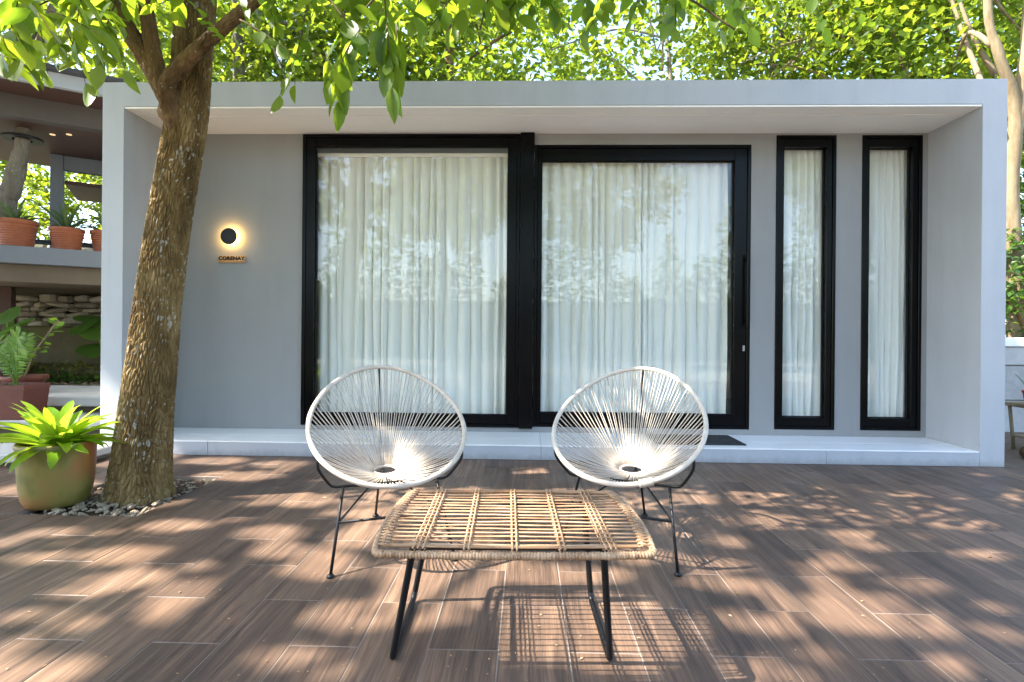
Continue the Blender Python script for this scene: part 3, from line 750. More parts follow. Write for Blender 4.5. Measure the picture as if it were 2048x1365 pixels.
# ridged bark surface
def bark_tube(path, rad, nu, groove, cell=(.022, .085), seed=0, flare=0):
    P = np.array([list(p) for p in path]); R = np.array(rad); n = len(P)
    T = np.gradient(P, axis=0); T /= np.linalg.norm(T, axis=1, keepdims=True)
    ex = np.array([1., 0, 0]); X = ex-T*(T@ex)[:, None]; X /= np.linalg.norm(X, axis=1, keepdims=True); Y = np.cross(T, X)
    s = np.concatenate([[0], np.cumsum(np.linalg.norm(np.diff(P, axis=0), axis=1))])
    th = np.arange(nu)*2*PI/nu
    TH, SS = np.meshgrid(th, s); RR = R[:, None]*np.ones_like(TH)
    na = max(6, int(round(2*PI*R.mean()/cell[0])))
    a = TH/(2*PI)*na + .35*np.sin(SS*9+2*np.sin(TH*3))+.25*np.sin(SS*23+TH*5); bb = SS/cell[1]+.3*np.sin(TH*7+SS*4)
    ia = np.floor(a).astype(int); ib = np.floor(bb).astype(int)
    def hsh(i, j, k): 
        x = np.sin((i % na)*127.1+j*311.7+k*74.7+seed)*43758.5453; return x-np.floor(x)
    F1 = np.full(a.shape, 9.); F2 = np.full(a.shape, 9.)
    for di in (-1, 0, 1):
        for dj in (-1, 0, 1):
            cx = ia+di+hsh(ia+di, ib+dj, 1); cy = ib+dj+hsh(ia+di, ib+dj, 2)
            d = np.hypot(a-cx, (bb-cy)*.8); m_ = d < F1
            F2 = np.where(m_, F1, np.minimum(F2, d)); F1 = np.where(m_, d, F1)
    ridge = np.clip((F2-F1)/.36, 0, 1); ridge = ridge*ridge*(3-2*ridge)
    lump = .5*np.sin(TH*2+SS*2.3)+.3*np.sin(TH*3-SS*3.7+1)+.2*np.sin(TH*5+SS*6)
    fine = np.sin(a*9+np.sin(bb*7)*2)*.10+.22*np.sin(a*.9+bb*.35)*np.sin(bb*.5+1.3)
    rad_ = RR*(1+.035*lump)+groove*(ridge-.7+fine)
    if flare:
        k = np.exp(-SS/.16); rad_ += k*flare*(.55+.45*np.sin(TH*5+1))
    V = P[:, None, :]+rad_[..., None]*(np.cos(TH)[..., None]*X[:, None, :]+np.sin(TH)[..., None]*Y[:, None, :])
    i = np.arange(n-1)[:, None]*nu; k = np.arange(nu)[None]; k2 = (k+1) % nu
    Fq = np.stack([i+k, i+k2, i+nu+k2, i+nu+k], -1).reshape(-1, 4)
    return V.reshape(-1, 3), Fq

# ================================================================== SHADE TREE
tree = thing('shade_tree', 'leaning tree with thick ridged bark growing from the gravel pit in the terrace', 'tree', (-2.349, 3.3, 0))
TO = Vector((2.349, -3.3, 0))
tp = [(-2.352, 3.30, -.05), (-2.349, 3.3, .04), (-2.335, 3.3, .30), (-2.311, 3.3, .576), (-2.248, 3.3, 1.186), (-2.167, 3.3, 1.796), (-2.093, 3.3, 2.207), (-2.056, 3.3, 2.557), (-2.029, 3.3, 3.013), (-2.05, 3.22, 3.7), (-2.2, 3.0, 4.6), (-2.5, 2.8, 6.8)]
path = smooth_path(tp[:9], 84)+smooth_path(tp[8:], 20)[1:]
zz = np.array([p.z for p in path]); rad = np.interp(zz, [-.05, .1, .3, .576, 1.186, 1.8, 2.2, 2.56, 3.0, 4.6, 6.8], [.172, .160, .148, .139, .124, .116, .111, .106, .103, .08, .05])
V, Fq = bark_tube([p+TO for p in path], rad, 340, .0125, (.0165, .072), 3, .03)
ob('trunk', raw_mesh('trunk', V, Fq, M['bark'], True), tree)
def limb(pts, r, parent, mat=None, name='branch', n=10, seg=8, off=TO, grow=.006):
    pa = smooth_path([Vector(p)+off for p in pts], seg); k = len(pa)
    rr = [r[0]+(r[1]-r[0])*(i/(k-1)) for i in range(k)]
    rr = [q*(1+.07*math.sin(i*1.7+pa[0].x*9)) for i, q in enumerate(rr)]
    if name == 'branch' and r[0] > .049 and mat is None and seg == 8:
        pa = smooth_path([Vector(p)+off for p in pts], 40); V, Fq = bark_tube(pa, np.linspace(r[0], r[1], len(pa)), 90, .0055, (.017, .05), 9)
        return ob(name, raw_mesh(name, V, Fq, M['limb'], True), parent)
    b = MB(); b.tube(pa, rr, n); return b.obj(name, mat or M['limb'], parent, True)
limb([(-2.11, 3.27, 2.20), (-2.135, 3.20, 2.38), (-2.279, 3.15, 2.655), (-2.481, 3.1, 2.987), (-2.9, 2.9, 3.6), (-3.6, 2.4, 4.5)], (.066, .024), tree)
limb([(-2.12, 3.25, 2.30), (-2.17, 3.17, 2.50), (-2.204, 3.12, 2.804), (-2.20, 3.05, 3.1), (-2.1, 2.7, 4.0)], (.05, .026), tree)
limb([(-2.11, 3.24, 2.20), (-2.10, 3.14, 2.40), (-1.973, 3.10, 2.533), (-1.731, 3.08, 2.727), (-1.401, 3.05, 2.978), (-.6, 2.8, 3.5), (.3, 2.5, 4.3)], (.052, .02), tree)
b = MB(); b.add(*lumpy((.065, .06, .09), 5, 14, 9, .12)); b.v = [(x-2.118+TO.x, y+3.20+TO.y, z+2.30) for x, y, z in b.v]; b.obj('branch_collar', M['limb'], tree, True)
hub = Vector((-2.15, 3.1, 4.0))
for i in range(15):
    a = 2*PI*i/15+random.uniform(-.2, .2); L_ = random.uniform(2.6, 4.3); h_ = random.uniform(5.2, 7.0)
    e = Vector((-3.8+L_*math.cos(a), 1.9+.75*L_*math.sin(a), h_))
    s_ = Vector((-2.1, 3.15, random.uniform(3.6, 5.6)))
    limb([s_, s_.lerp(e, .4)+Vector((0, 0, .35)), s_.lerp(e, .75)+Vector((random.uniform(-.3, .3), random.uniform(-.3, .3), .3)), e], (.05, .010), tree, n=6, seg=5)
# high crown: unseen leaves set to shade the terrace, openings cut for sun patches
GAPS = [(430,922,70,7),(560,928,60,7),(480,952,100,9),(1070,945,48,8),(520,985,95,10),(610,1000,85,12),(100,1066,62,10),(350,1052,75,12),(540,1066,70,14),
 (560,1100,62,18),(240,1108,82,18),(60,1116,55,9),(170,1182,60,14),(260,1158,80,16),(400,1130,38,12),(370,1175,62,20),(330,1230,38,20),(50,1230,52,18),(15,1290,40,18),
 (60,1350,115,32),(640,1130,75,28),(720,1075,70,22),(700,1240,85,20),(660,1225,60,22),(880,1190,130,26),(850,1240,90,12),(600,1310,100,20),(640,1352,60,14),(810,1140,70,30),
 (1045,1250,48,66),(1112,1250,34,60),(950,1130,100,36),(1090,1150,130,22),(900,1075,90,30),(1210,1150,55,12),(1180,1195,70,8),(790,1040,70,20),(700,1020,60,14),
 (1520,1043,95,13),(1700,1035,72,13),(1900,1046,82,10),(1810,1025,42,9),(1880,995,48,8),(1710,1068,52,7),(1730,1093,34,6),(1680,1125,32,12),(1410,1165,36,12),(1500,1170,42,12),
 (1430,1128,60,12),(1650,1165,32,14),(1830,1170,62,14),(1740,1215,105,26),(1780,1250,72,18),(1860,1255,44,14),(1460,1240,38,18),(1590,1210,42,16),(1620,1305,34,14),
 (1530,1355,85,18),(1410,1315,24,6),(2000,1265,34,15),(1570,1255,52,12),(1990,1215,28,10),(1385,1071,48,14),(1480,1085,40,9),(1340,1040,40,12),(1290,1110,60,16),(1960,1110,50,8),(1900,1330,40,14)]
E_ = []
for (u, v_, hw, hh) in GAPS:
    c = atZ(u, v_); E_.append((c.x, c.y, hw/F_PX*c.y+(-.01 if u < 1350 else .01), c.y*c.y/F_PX*hh+(.012 if u < 1350 else .018)))
# openings that light things above the floor: bark edge, low twigs, plants, chairs
for z in (.9, 1.3, 1.7, 2.1): E_.append((-2.46+SHX*z, 3.28+SHY*z, .13, .12))
for (x, y, z, rx, ry) in ((-2.72, 3.1, .55, .30, .24), (-2.6, 2.9, 2.5, .5, .4), (-1.9, 2.8, 2.6, .45, .3), (-1.0, 2.9, 2.6, .5, .3), (.0, 2.9, 2.6, .55, .28), (1.2, 2.9, 2.7, .4, .25), (-.05, 1.8, .4, .30, .24), (-3.3, 4.2, .2, .4, .3), (-3.0, 3.4, .0, .3, .2)):
    E_.append((x+SHX*z, y+SHY*z, rx, ry))
rg = random.Random(42)
for _ in range(60):
    qx, qy = rg.uniform(-3.2, 3.6), rg.uniform(1.3, 4.1)
    if qx > .9 and rg.random() < .45: continue
    a_ = rg.uniform(.035, .07); E_.append((qx, qy, a_*rg.uniform(.9, 1.9), a_))
E_ = np.array(E_)
def sun_open(p):
    qx = p[:, 0]+SHX*p[:, 2]; qy = p[:, 1]+SHY*p[:, 2]; ok = np.zeros(len(p), bool)
    for (cx, cy, rx, ry) in E_: ok |= ((qx-cx)/rx)**2+((qy-cy)/ry)**2 < 1
    return ok
def crown(centers, per, spread, size, mat, parent, name='foliage', test=True, off=None, tpl=LS, dz=-.35, tilt=.6):
    pos, n, sz = clusters(centers, per, spread, size); d = rnd_dir(n, dz); up = rnd_up(n, tilt)
    if test:
        dn = d/np.linalg.norm(d, axis=1, keepdims=True); k = ~(sun_open(pos+dn*(sz*.15)[:, None]) | sun_open(pos+dn*(sz*.5)[:, None]) | sun_open(pos+dn*(sz*.9)[:, None])); pos, d, up, sz = pos[k], d[k], up[k], sz[k]
    k = (pos[:, 2] > np.maximum(3.95, 1.15+.66*pos[:, 1])) | (pos[:, 1] < -.4) | (not test) ; pos, d, up, sz = pos[k], d[k], up[k], sz[k]
    if off is not None: pos = pos+np.array(off)
    o = leaf_cloud(name, pos, d, up, sz, mat, parent, tpl); o['kind'] = 'stuff'; return o
cc = []
while len(cc) < 2900:
    z = 5.0+2.7*random.random()**1.1; qx = random.uniform(-4.4, 6.5); qy = random.uniform(.5, 5.25)
    cc.append((qx-SHX*z, qy-SHY*z, z))
for _ in range(330):
    z = random.uniform(5.0, 7.2); cc.append((random.uniform(-3.5, 6.6)-SHX*z, random.uniform(4.45, 5.3)-SHY*z, z))  # extra clumps added to keep the sun off the facade
crown(cc, 24, (.22, .22, .14), (.11, .19), M['leaf'], tree, 'crown', True, TO)

# visible low sprigs: every leaf a part of the tree
leaf_me = []
for i, (w, fo, dr_) in enumerate(((.24, .14, .18), (.27, .05, .08), (.21, .3, .35), (.29, .10, .25), (.19, .45, .15), (.25, -.12, .3))):
    V, Fc = leaf_template(w, fo, dr_); leaf_me.append(raw_mesh('leaf', V, Fc, M['leaf'], True))
leaf_n = [0]
def sprig(p0, p1, nl, size, droop=.6, pend=True):
    """twig from p0 to p1 with alternate leaves"""
    p0, p1 = Vector(p0), Vector(p1); mid = p0.lerp(p1, .5)+Vector((random.uniform(-.04, .04), random.uniform(-.04, .04), .05*(p1-p0).length))
    pa = bez(p0, mid, p1, 10); b = MB(); b.tube([p+TO for p in pa], [.0045-.003*i/10 for i in range(11)], 5); b.obj('twig', M['twig'], tree, True)
    ax_ = (p1-p0).normalized(); sd = ax_.cross(Vector((0, 0, 1)))
    sd = sd.normalized() if sd.length > .1 else Vector((1, 0, 0))
    for i in range(nl):
        t_ = .15+.85*(i+.5)/nl if i < nl-1 else 1; P = pa[min(10, int(t_*10))]
        s_ = 1 if i % 2 else -1
        d = (ax_*.55+sd*s_*random.uniform(.6, 1.0)+Vector((random.gauss(0, .25), random.gauss(0, .25), -droop*random.uniform(.6, 1.5)))) if i < nl-1 else ax_+Vector((0, 0, -droop*.5))
        up = Vector((random.gauss(0, .45), random.gauss(-.25, .45), 1))
        R = frames(np.array([list(d)]), np.array([list(up)]))[0]
        sz = size*random.choice((random.uniform(.45, .8), random.uniform(.8, 1.25), random.uniform(.8, 1.15)))
        mw = Matrix([[R[r, c]*sz for c in range(3)]+[(P+TO)[r]] for r in range(3)]+[[0, 0, 0, 1]])
        if leaf_n[0] < 298: o = ob('leaf', random.choice(leaf_me), tree, mw); leaf_n[0] += 1
        else: extra.append((P+TO, d, up, sz))
extra = []
def hang(u, v, Y, u1, v1, Y1, nl, size, droop=.6): sprig(atY(u, v, Y), atY(u1, v1, Y1), nl, size, droop)
# the three tassels hanging before the fascia
hang(610, 30, 3.0, 560, 190, 2.95, 13, .105, .5); hang(600, 70, 3.1, 590, 170, 3.0, 7, .10, .5)
hang(690, 20, 2.75, 680, 200, 2.7, 13, .17, 1.2); hang(720, 60, 2.7, 672, 160, 2.6, 10, .165, 1.0); hang(650, 100, 2.8, 690, 185, 2.75, 6, .15, 1.2)
hang(770, 0, 2.7, 785, 175, 2.65, 14, .155, 1.3); hang(800, 20, 2.8, 795, 165, 2.75, 9, .155, 1.2); hang(745, 30, 2.8, 765, 120, 2.7, 7, .14, 1.0)
# top of the picture, left of the trunk
for (u, v, u1, v1) in ((-40, -30, 60, 110), (10, -60, 120, 95), (60, -40, 95, 150), (120, -50, 190, 110), (150, -20, 250, 140), (150, -60, 215, 60), (-60, 100, 70, 140), (-60, 40, 30, 90), (40, -60, 20, 60), (170, -60, 150, 80), (120, 40, 170, 165), (90, 20, 180, 60), (230, 10, 200, 130)):
    Y = random.uniform(2.45, 3.0); hang(u, v, Y, u1, v1, Y-.1, 8, .155, .5)
hang(470, 110, 2.9, 395, 20, 2.8, 11, .075, .1)
for (u, v, u1, v1, s) in ((440, -40, 520, 60, .12), (520, -30, 560, 80, .12), (480, 40, 600, 120, .11), (830, -50, 840, 60, .15), (880, -40, 935, 70, .15), (950, -60, 905, 60, .16), (1000, -50, 1030, 50, .15), (1080, -50, 1120, 40, .14), (1150, -50, 1190, 60, .15), (1220, -40, 1180, 80, .15), (1290, -50, 1260, 40, .13), (700, -40, 740, 60, .14), (650, -40, 620, 40, .13), (1400, -50, 1440, 90, .13), (1440, -40, 1500, 110, .14), (1340, -50, 1350, 70, .12), (1500, -40, 1470, 40, .13), (1620, -20, 1650, 90, .11), (900, 0, 860, 110, .14), (1060, -20, 1000, 90, .13)):
    Y = random.uniform(2.6, 3.2); v1 = min(v1, 55) if u > 810 else v1; hang(u, v, Y, u1, v1, Y-.05, 9, s*random.uniform(.75, 1.1), .8)
# the rest of the low boughs
pos = []; 
for _ in range(95):
    u = random.choice((random.uniform(-120, 340), random.uniform(420, 1300), random.uniform(640, 1250))); v = random.uniform(-160, -5 if u > 340 else 25)
    pos.append(list(atY(u, v, random.uniform(2.4, 3.5))))
pp, n, sz = clusters(pos, 11, (.11, .11, .07), (.10, .15)); d = rnd_dir(n, -.6, .4); up = rnd_up(n, .6)
if extra:
    pp = np.concatenate([pp, np.array([list(e[0]-TO) for e in extra])]); d = np.concatenate([d, np.array([list(e[1]) for e in extra])]); up = np.concatenate([up, np.array([list(e[2]) for e in extra])]); sz = np.concatenate([sz, np.array([e[3] for e in extra])])
o = leaf_cloud('low_foliage', pp+np.array(TO), d, up, sz, M['leaf'], tree, LT); o['kind'] = 'stuff'
for (a, c) in (((590, -40), (900, 10)), ((235, -20), (60, 20)), ((900, -60), (1250, -10)), ((1230, -60), (1470, 60)), ((850, -70), (720, 30)), ((300, -90), (150, 10)), ((1000, -60), (960, 60)), ((560, -90), (690, 40))):
    p0 = atY(a[0], a[1]-60, 3.0)+Vector((0, 0, .3)); p1 = atY(a[0], a[1], 2.95); p2 = atY(c[0], c[1], 2.8)
    limb([p0, p1, p1.lerp(p2, .5)+Vector((0, 0, .05)), p2], (.013, .004), tree, M['twig'], 'twig', 6, 5)

# ================================================================== OTHER TREES
def far_tree(name, label, base, top, r0, mat, cen, ext, ncl, per, size, leafm, group, forks=5, path=None, test=False):
    t_ = thing(name, label, 'tree', base, 0, group); off = -Vector(base)
    B, T_ = Vector(base), Vector(top)
    pts = path or [B, B.lerp(T_, .3)+Vector((random.uniform(-.12, .12), 0, 0)), B.lerp(T_, .65)+Vector((random.uniform(-.2, .2), random.uniform(-.1, .1), 0)), T_]
    pts = [Vector(p) for p in pts]
    k = smooth_path([p+off for p in pts], 8); rr = [r0*(1-.75*i/(len(k)-1))*(1+.05*math.sin(i)) for i in range(len(k))]
    b = MB(); b.tube(k, rr, 12); b.obj('trunk', mat, t_, True)
    C = Vector(cen); cl = []
    while len(cl) < ncl:
        q = rng.uniform(-1, 1, 3)
        if .15 < (q**2).sum() < 1: cl.append((C.x+q[0]*ext[0], C.y+q[1]*ext[1], C.z+q[2]*ext[2]))
    for i in range(forks):
        s_ = pts[-2].lerp(pts[-1], random.random()) if i % 2 else pts[1].lerp(pts[-2], .5+.5*random.random()); e = Vector(random.choice(cl))
        limb([s_, s_.lerp(e, .5)+Vector((random.uniform(-.2, .2), random.uniform(-.2, .2), .25)), e], (r0*.36, .010), t_, mat, 'branch', 6, 5, off)
    crown(cl, per, (.24, .24, .17), size, leafm, t_, 'crown', test, off, LS, -.4, .7); return t_
GR = 'trees behind the garden house'
def behind(u, Y, u_top=None, v_top=0):   # trunk foot for a trunk that clears the roof line at photo column u
    p = atY(u, 150, Y); return (p.x, Y, -.1)
for (nm, lb, u, ut, Y, r, mt, cx, ex, ncl, sz) in (
    ('dark_trunk_tree', 'tree with a dark upright trunk behind the roof next to the shade tree', 478, 470, 9.2, .15, 'bark_grey', -.3, (2.2, 1.5, 2.0), 120, (.12, .19)),
    ('grey_trunk_tree', 'tree with a slim grey mottled trunk rising behind the roof', 640, 640, 10.2, .19, 'bark_grey', .2, (2.4, 1.6, 2.1), 130, (.13, .2)),
    ('leafy_tree', 'dense small-leaved tree behind the middle of the roof', 900, 890, 10.0, .13, 'limb', .3, (2.6, 1.6, 2.2), 150, (.12, .18)),
    ('open_tree', 'thin airy tree with sky showing through behind the sliding door', 1340, 1320, 9.4, .06, 'bark_grey', -.4, (1.8, 1.3, 1.6), 46, (.12, .18)),
    ('slim_grey_tree', 'young tree with a thin pale grey stem behind the narrow windows', 1545, 1590, 9.8, .065, 'bark_grey', .3, (1.9, 1.5, 2.0), 84, (.11, .17)),
    ('forked_tree', 'tree with a tan forked stem leaning toward the sliding door', 1812, 1748, 9.0, .075, 'bark_pale', -.6, (2.0, 1.5, 2.0), 105, (.11, .17)),
    ('brown_stem_tree', 'tree with a thin straight brown stem near the roof corner', 1895, 1893, 9.5, .055, 'limb', .3, (1.8, 1.5, 2.0), 95, (.11, .17))):
    f_ = Vector(behind(u, Y)); tz = atY(ut, 0, Y); tp_ = Vector((tz.x, Y, 7.6))
    pth = [f_, Vector((f_.x, Y, 2.5)), atY(u, 150, Y), atY(ut, 0, Y), tp_]
    far_tree(nm, lb, tuple(f_), tuple(tp_), r, M[mt], (tz.x+cx, Y+.3, 6.3), ex, ncl, 46, sz, M['leaf_bg'], GR, 7, pth)
# pale trunk at the right corner of the house
q = [(6.0, 7.0, -.1), (6.02, 6.95, 1.2), tuple(atY(2022, 400, 6.9)), tuple(atY(2030, 220, 6.85)), tuple(atY(1998, 110, 6.8)), tuple(atY(1975, 0, 6.8)), (5.6, 6.8, 7.0)]
far_tree('pale_trunk_tree', 'tree with a stout pale spotted trunk beside the house corner', q[0], q[-1], .11, M['bark_pale'], (6.6, 8.2, 5.9), (2.6, 1.6, 1.9), 110, 46, (.11, .17), M['leaf_bg'], GR, 6, q)
ptree = bpy.data.objects['pale_trunk_tree']; po_ = -Vector(q[0])
limb([atY(2026, 320, 6.9), atY(2040, 200, 6.85), atY(2052, 60, 6.9), atY(2060, -120, 7.0)], (.075, .035), ptree, M['bark_pale'], 'branch', 10, 6, po_)
limb([atY(1990, 150, 7.2), atY(1940, 60, 7.3), atY(1900, -60, 7.4)], (.04, .015), ptree, M['bark_pale'], 'branch', 6, 5, po_)
# far backdrop of leaves behind everything at roof height
for i, (x, y) in enumerate(((-9.5, 14), (-5.5, 13.2), (-1, 14), (2.0, 14.5), (6.6, 13.5), (10.5, 13), (-13, 11.5))):
    far_tree('backdrop_tree', ['broad bright green tree in the garden far behind the pavilion', 'broad sunlit tree far behind the wall lamp end of the roof', 'wide leafy tree far behind the fixed window', 'loose crowned tree far behind the sliding door', 'wide leafy tree far behind the narrow windows', 'tall leafy tree far behind the marble wall', 'rounded green tree seen far beyond the pavilion posts'][i],
             (x, y, -.1), (x+.3, y, 8), .2, M['bark_grey'], (x, y, 6.6 if i != 3 else 6.2), (3.0, 1.5, 3.4) if i != 3 else (1.6, 1.4, 2.2), 120 if i != 3 else 40, 46, (.15, .24), M['leaf_bg'], 'trees far behind the house', 5)
# trees standing across the garden, mirrored in the glass
for i, (x, y, h, n_) in enumerate(((-8.5, -7, 7.0, 150), (-3.0, -9.5, 7.5, 130), (2.6, -8.5, 7.2, 120), (10.5, -7.5, 7.5, 150))):
    far_tree('garden_tree', ['bushy tree across the terrace behind the pavilion side', 'tall tree across the terrace opposite the fixed window', 'tree across the terrace opposite the sliding door', 'broad tree across the terrace opposite the marble wall'][i],
             (x, y, -.1), (x, y, h), .19, M['bark_grey'], (x, y, h-1.3), (2.6, 2.0, 2.1), n_, 40, (.16, .25), M['leaf_bg'], 'trees across the terrace', 7)

# ================================================================== PAVILION ON THE LEFT
A0 = Vector((-5.34, 5.60, 0)); eE = Vector((.84, .545, 0)).normalized(); ang = math.atan2(eE.y, eE.x)
pav = thing('pavilion', 'raised open pavilion with grey slab, brown ceiling and thin flat roof', 'pavilion', tuple(A0), ang)
def pbox(x0, x1, y0, y1, z0, z1, name, mat, bev=.004, parent=None):
    b = MB(); b.box(x0, x1, y0, y1, z0, z1, bev); return b.obj(name, mat, parent or pav)
pbox(-2.6, 1.85, 0, 4.2, 1.69, 1.87, 'floor_slab', M['pav_grey'])
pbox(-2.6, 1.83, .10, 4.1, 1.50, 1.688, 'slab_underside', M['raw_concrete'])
pbox(-2.8, 1.85, -.02, .05, 3.60, 3.75, 'fascia', M['pav_fascia'])
pbox(-2.8, 1.9, -.10, 4.4, 3.752, 3.80, 'roof_sheet', M['dark_roof'])
pbox(-2.8, 1.84, .051, .62, 3.64, 3.70, 'eaves_soffit', M['pav_brown'])
pbox(-2.8, 1.84, .621, .78, 3.40, 3.72, 'eaves_beam', M['pav_beam'])
ceil_ = pbox(-2.8, 1.84, .781, 2.9, 3.42, 3.50, 'ceiling', M['pav_brown'])
iv = lambda w: pav_inv @ Vector(w)
bpy.context.view_layer.update(); pav_inv = pav.matrix_world.inverted()
p = iv(atY(115, 330, 7.5)); pbox(p.x-.07, p.x+.07, p.y-.07, p.y+.07, 1.871, 3.419, 'post', M['pav_grey'])
pbox(p.x+.071, 1.84, p.y-.05, p.y+.05, 3.22, 3.419, 'lintel', M['pav_grey'])
pbox(p.x+.62, p.x+.74, p.y-.06, p.y+.06, 1.871, 3.219, 'post', M['pav_beam'])
pbox(p.x+.071, p.x+1.6, p.y+.06, p.y+1.2, 3.05, 3.10, 'rear_ceiling', M['pav_brown'])
pbox(-.45, -.22, 1.0, 1.23, 0, 1.499, 'pillar', M['pav_brown'])
for u in (105, 138):
    w = atZ(u, 269, 3.42); q_ = iv(w); b = MB(); b.lathe([(0, 0), (.022, 0), (.022, -.004), (.03, -.005), (.03, 0)], 18, (q_.x, q_.y, 3.418)); b.obj('downlight', M['downlight'], ceil_)
# trunk growing through the pavilion ceiling
tq = [atY(-25, 640, 6.5), atY(5, 440, 6.5), atY(22, 380, 6.5), atY(38, 320, 6.5), atY(45, 283, 6.5), atY(60, 120, 6.5), atY(70, -40, 6.5)]
tq[0].z = -.1
far_tree('through_roof_tree', 'grey trunked tree growing up through the pavilion ceiling', tuple(tq[0]), tuple(tq[-1]), .145, M['bark_grey'], (tq[-1].x-.3, 6.8, 6.0), (2.0, 1.6, 1.4), 70, 44, (.12, .18), M['leaf_bg'], None, 4, tq)
rt = bpy.data.objects['through_roof_tree']; b = MB(); cpos = tq[4]-Vector(tq[0]); b.lathe([(.10, 0), (.20, 0), (.20, -.03), (.10, -.03), (.10, 0)], 20, (cpos.x, cpos.y, 3.415)); b.obj('roof_collar', M['black_steel'], rt)
# pots on the slab
def strap(L_, w, e0, bend, n=11, cup=.28):
    """strap leaf in the xz plane from the origin: starts at elevation e0 and bends over"""
    v = []; f = []; x = z = 0
    for i in range(n+1):
        t_ = i/n
        if i: a = e0-bend*(t_-.5/n)**1.4; x += L_/n*math.cos(a); z += L_/n*math.sin(a)
        k = w*math.sin(PI*(.16+.84*t_))**.62 if i < n else .0004
        wv = 1+.10*math.sin(t_*19+L_*40)
        v += [(x, -k*wv, z+cup*k), (x, 0, z), (x, k*(2-wv), z+cup*k)]
    for i in range(n):
        a = i*3; f += [(a, a+1, a+4, a+3), (a+1, a+2, a+5, a+4)]
    b = MB(); b.add(v, f); return b
def rib_pot(loc, R, H, label):
    t_ = thing('ribbed_pot', label, 'plant pot', loc, random.random(), 'ribbed terracotta pots on the slab')
    pr = [(0, 0), (R*.72, 0), (R*.76, .01)]
    for i in range(9):
        z = H*(.12+.62*i/8); r = R*(.78+.17*i/8); pr += [(r, z), (r+.007, z+.008), (r+.007, z+.016), (r, z+.022)]
    pr += [(R*.97, H*.84), (R*1.06, H*.88), (R*1.06, H*.985), (R*1.03, H), (R*.95, H), (R*.93, H*.86)]
    b = MB(); b.lathe(pr, 44); b.obj('pot_body', M['terracotta'], t_, True)
    b = MB(); b.lathe([(R*.935, H*.88), (R*.5, H*.9), (0, H*.91)], 20); b.obj('soil', M['soil'], t_); return t_
def rosette(name, label, loc, n, L_, w, rise, fall, mat, group=None, up=.5, seed=1):
    rr = random.Random(seed); t_ = thing(name, label, 'plant', loc, 0, group)
    lev = [[strap(L_*k, w*q_, rise+up*e, fall*b_).mesh('leaf', mat, True) for k, q_, b_ in ((1, 1, 1), (.86, 1.1, 1.25), (1.08, .85, .75))] for e in (0, .33, .66, 1.0)]
    for i in range(n):
        k = i/n; o = ob('leaf', rr.choice(lev[min(3, int(k*4))]), t_)
        a = i*2.39996+rr.gauss(0, .2)
        o.rotation_euler = (rr.gauss(0, .18), rr.gauss(0, .12), a); o.scale = (rr.uniform(.75, 1.12)*(1-.25*k),)*3
        o.location = (.02*math.cos(a), .02*math.sin(a), .02*k)
    return t_
for i, (u, uw, v1, lb, pl) in enumerate(((32, 84, 494, 'widest ribbed terracotta pot on the pavilion slab beside the ceiling trunk', 'broad green strappy plant in the widest ribbed pot'), (134, 68, 499, 'ribbed terracotta pot with a grey green agave on the slab', 'grey green agave with long pointed leaves in the ribbed pot'), (214, 66, 503, 'ribbed terracotta pot half hidden by the house pier', 'strappy plant in the pot half hidden by the house pier'))):
    b0 = atY(u, v1, 5.95 if i == 0 else (6.12 if i == 1 else 6.32)); q_ = iv((b0.x, b0.y, 0)); q_ = Vector((q_.x, max(q_.y, .26), 0)); b0 = pav.matrix_world @ q_
    R = uw/2/F_PX*b0.y/1.2; H = R*1.75
    rib_pot((b0.x, b0.y, 1.8705), R, H, lb)
    rosette('pot_plant', pl, (b0.x, b0.y, 1.87+H*.9), (16, 24, 16)[i], (.36, .46, .40)[i], .024, .45, .9, M['agave'], 'plants in the ribbed pots', .95, 20+i)
# dark bench behind the pots
bw = atY(120, 470, 6.9); bn = thing('garden_bench', 'low dark metal bench behind the ribbed pots', 'bench', (bw.x, 6.9, 1.8705), ang)
b = MB(); b.box(-.55, .75, -.16, .16, .22, .245, .004); b.obj('seat', M['bench'], bn)
for x in (-.5, .1, .7):
    for y in (-.13, .13): b = MB(); b.box(x-.014, x+.014, y-.014, y+.014, 0, .219, .002); b.obj('leg', M['bench'], bn)
# ---- dry stone walls under the slab
smesh = []
for i in range(9):
    v, f = lumpy((.5, .5, .5), 100+i, 9, 6, .16)
    v = [(math.copysign(abs(x*2)**.55/2, x), math.copysign(abs(y*2)**.6/2, y), math.copysign(abs(z*2)**.6/2, z)) for x, y, z in v]
    b = MB(); b.add(v, f); smesh.append(b.mesh('stone', M['stone'], False))
def stone_wall(name, label, p0, p1, z0, z1, h0, h1, th=.35):
    p0, p1 = Vector(p0), Vector(p1); d = p1-p0; L_ = d.length; a = math.atan2(d.y, d.x)
    w = thing(name, label, 'stone wall', (p0.x, p0.y, z0), a)
    b = MB(); b.box(0, L_, .10, th, -.3, z1-z0-.05); b.obj('core', M['soil'], w)
    z = 0; n = 0
    while z < z1-z0:
        h = random.uniform(h0, h1); x = -random.random()*.2
        while x < L_:
            l = random.uniform(.14, .42)*(1+h); o = ob('stone', random.choice(smesh), w); hh = h*random.uniform(.8, 1.15)
            o.location = (x+l/2, random.uniform(.03, .10), z+h/2); o.scale = (l*1.02, random.uniform(.22, .3), hh*1.12); o.rotation_euler = (random.gauss(0, .12), random.gauss(0, .10), random.gauss(0, .12)); x += l*.97; n += 1
        z += h*.93
    return w
stone_wall('dry_stone_wall', 'dry stacked flat stone wall in the shade under the pavilion slab', (-8.6, 7.2, 0), (-3.75, 7.9, 0), .50, 1.46, .06, .12)
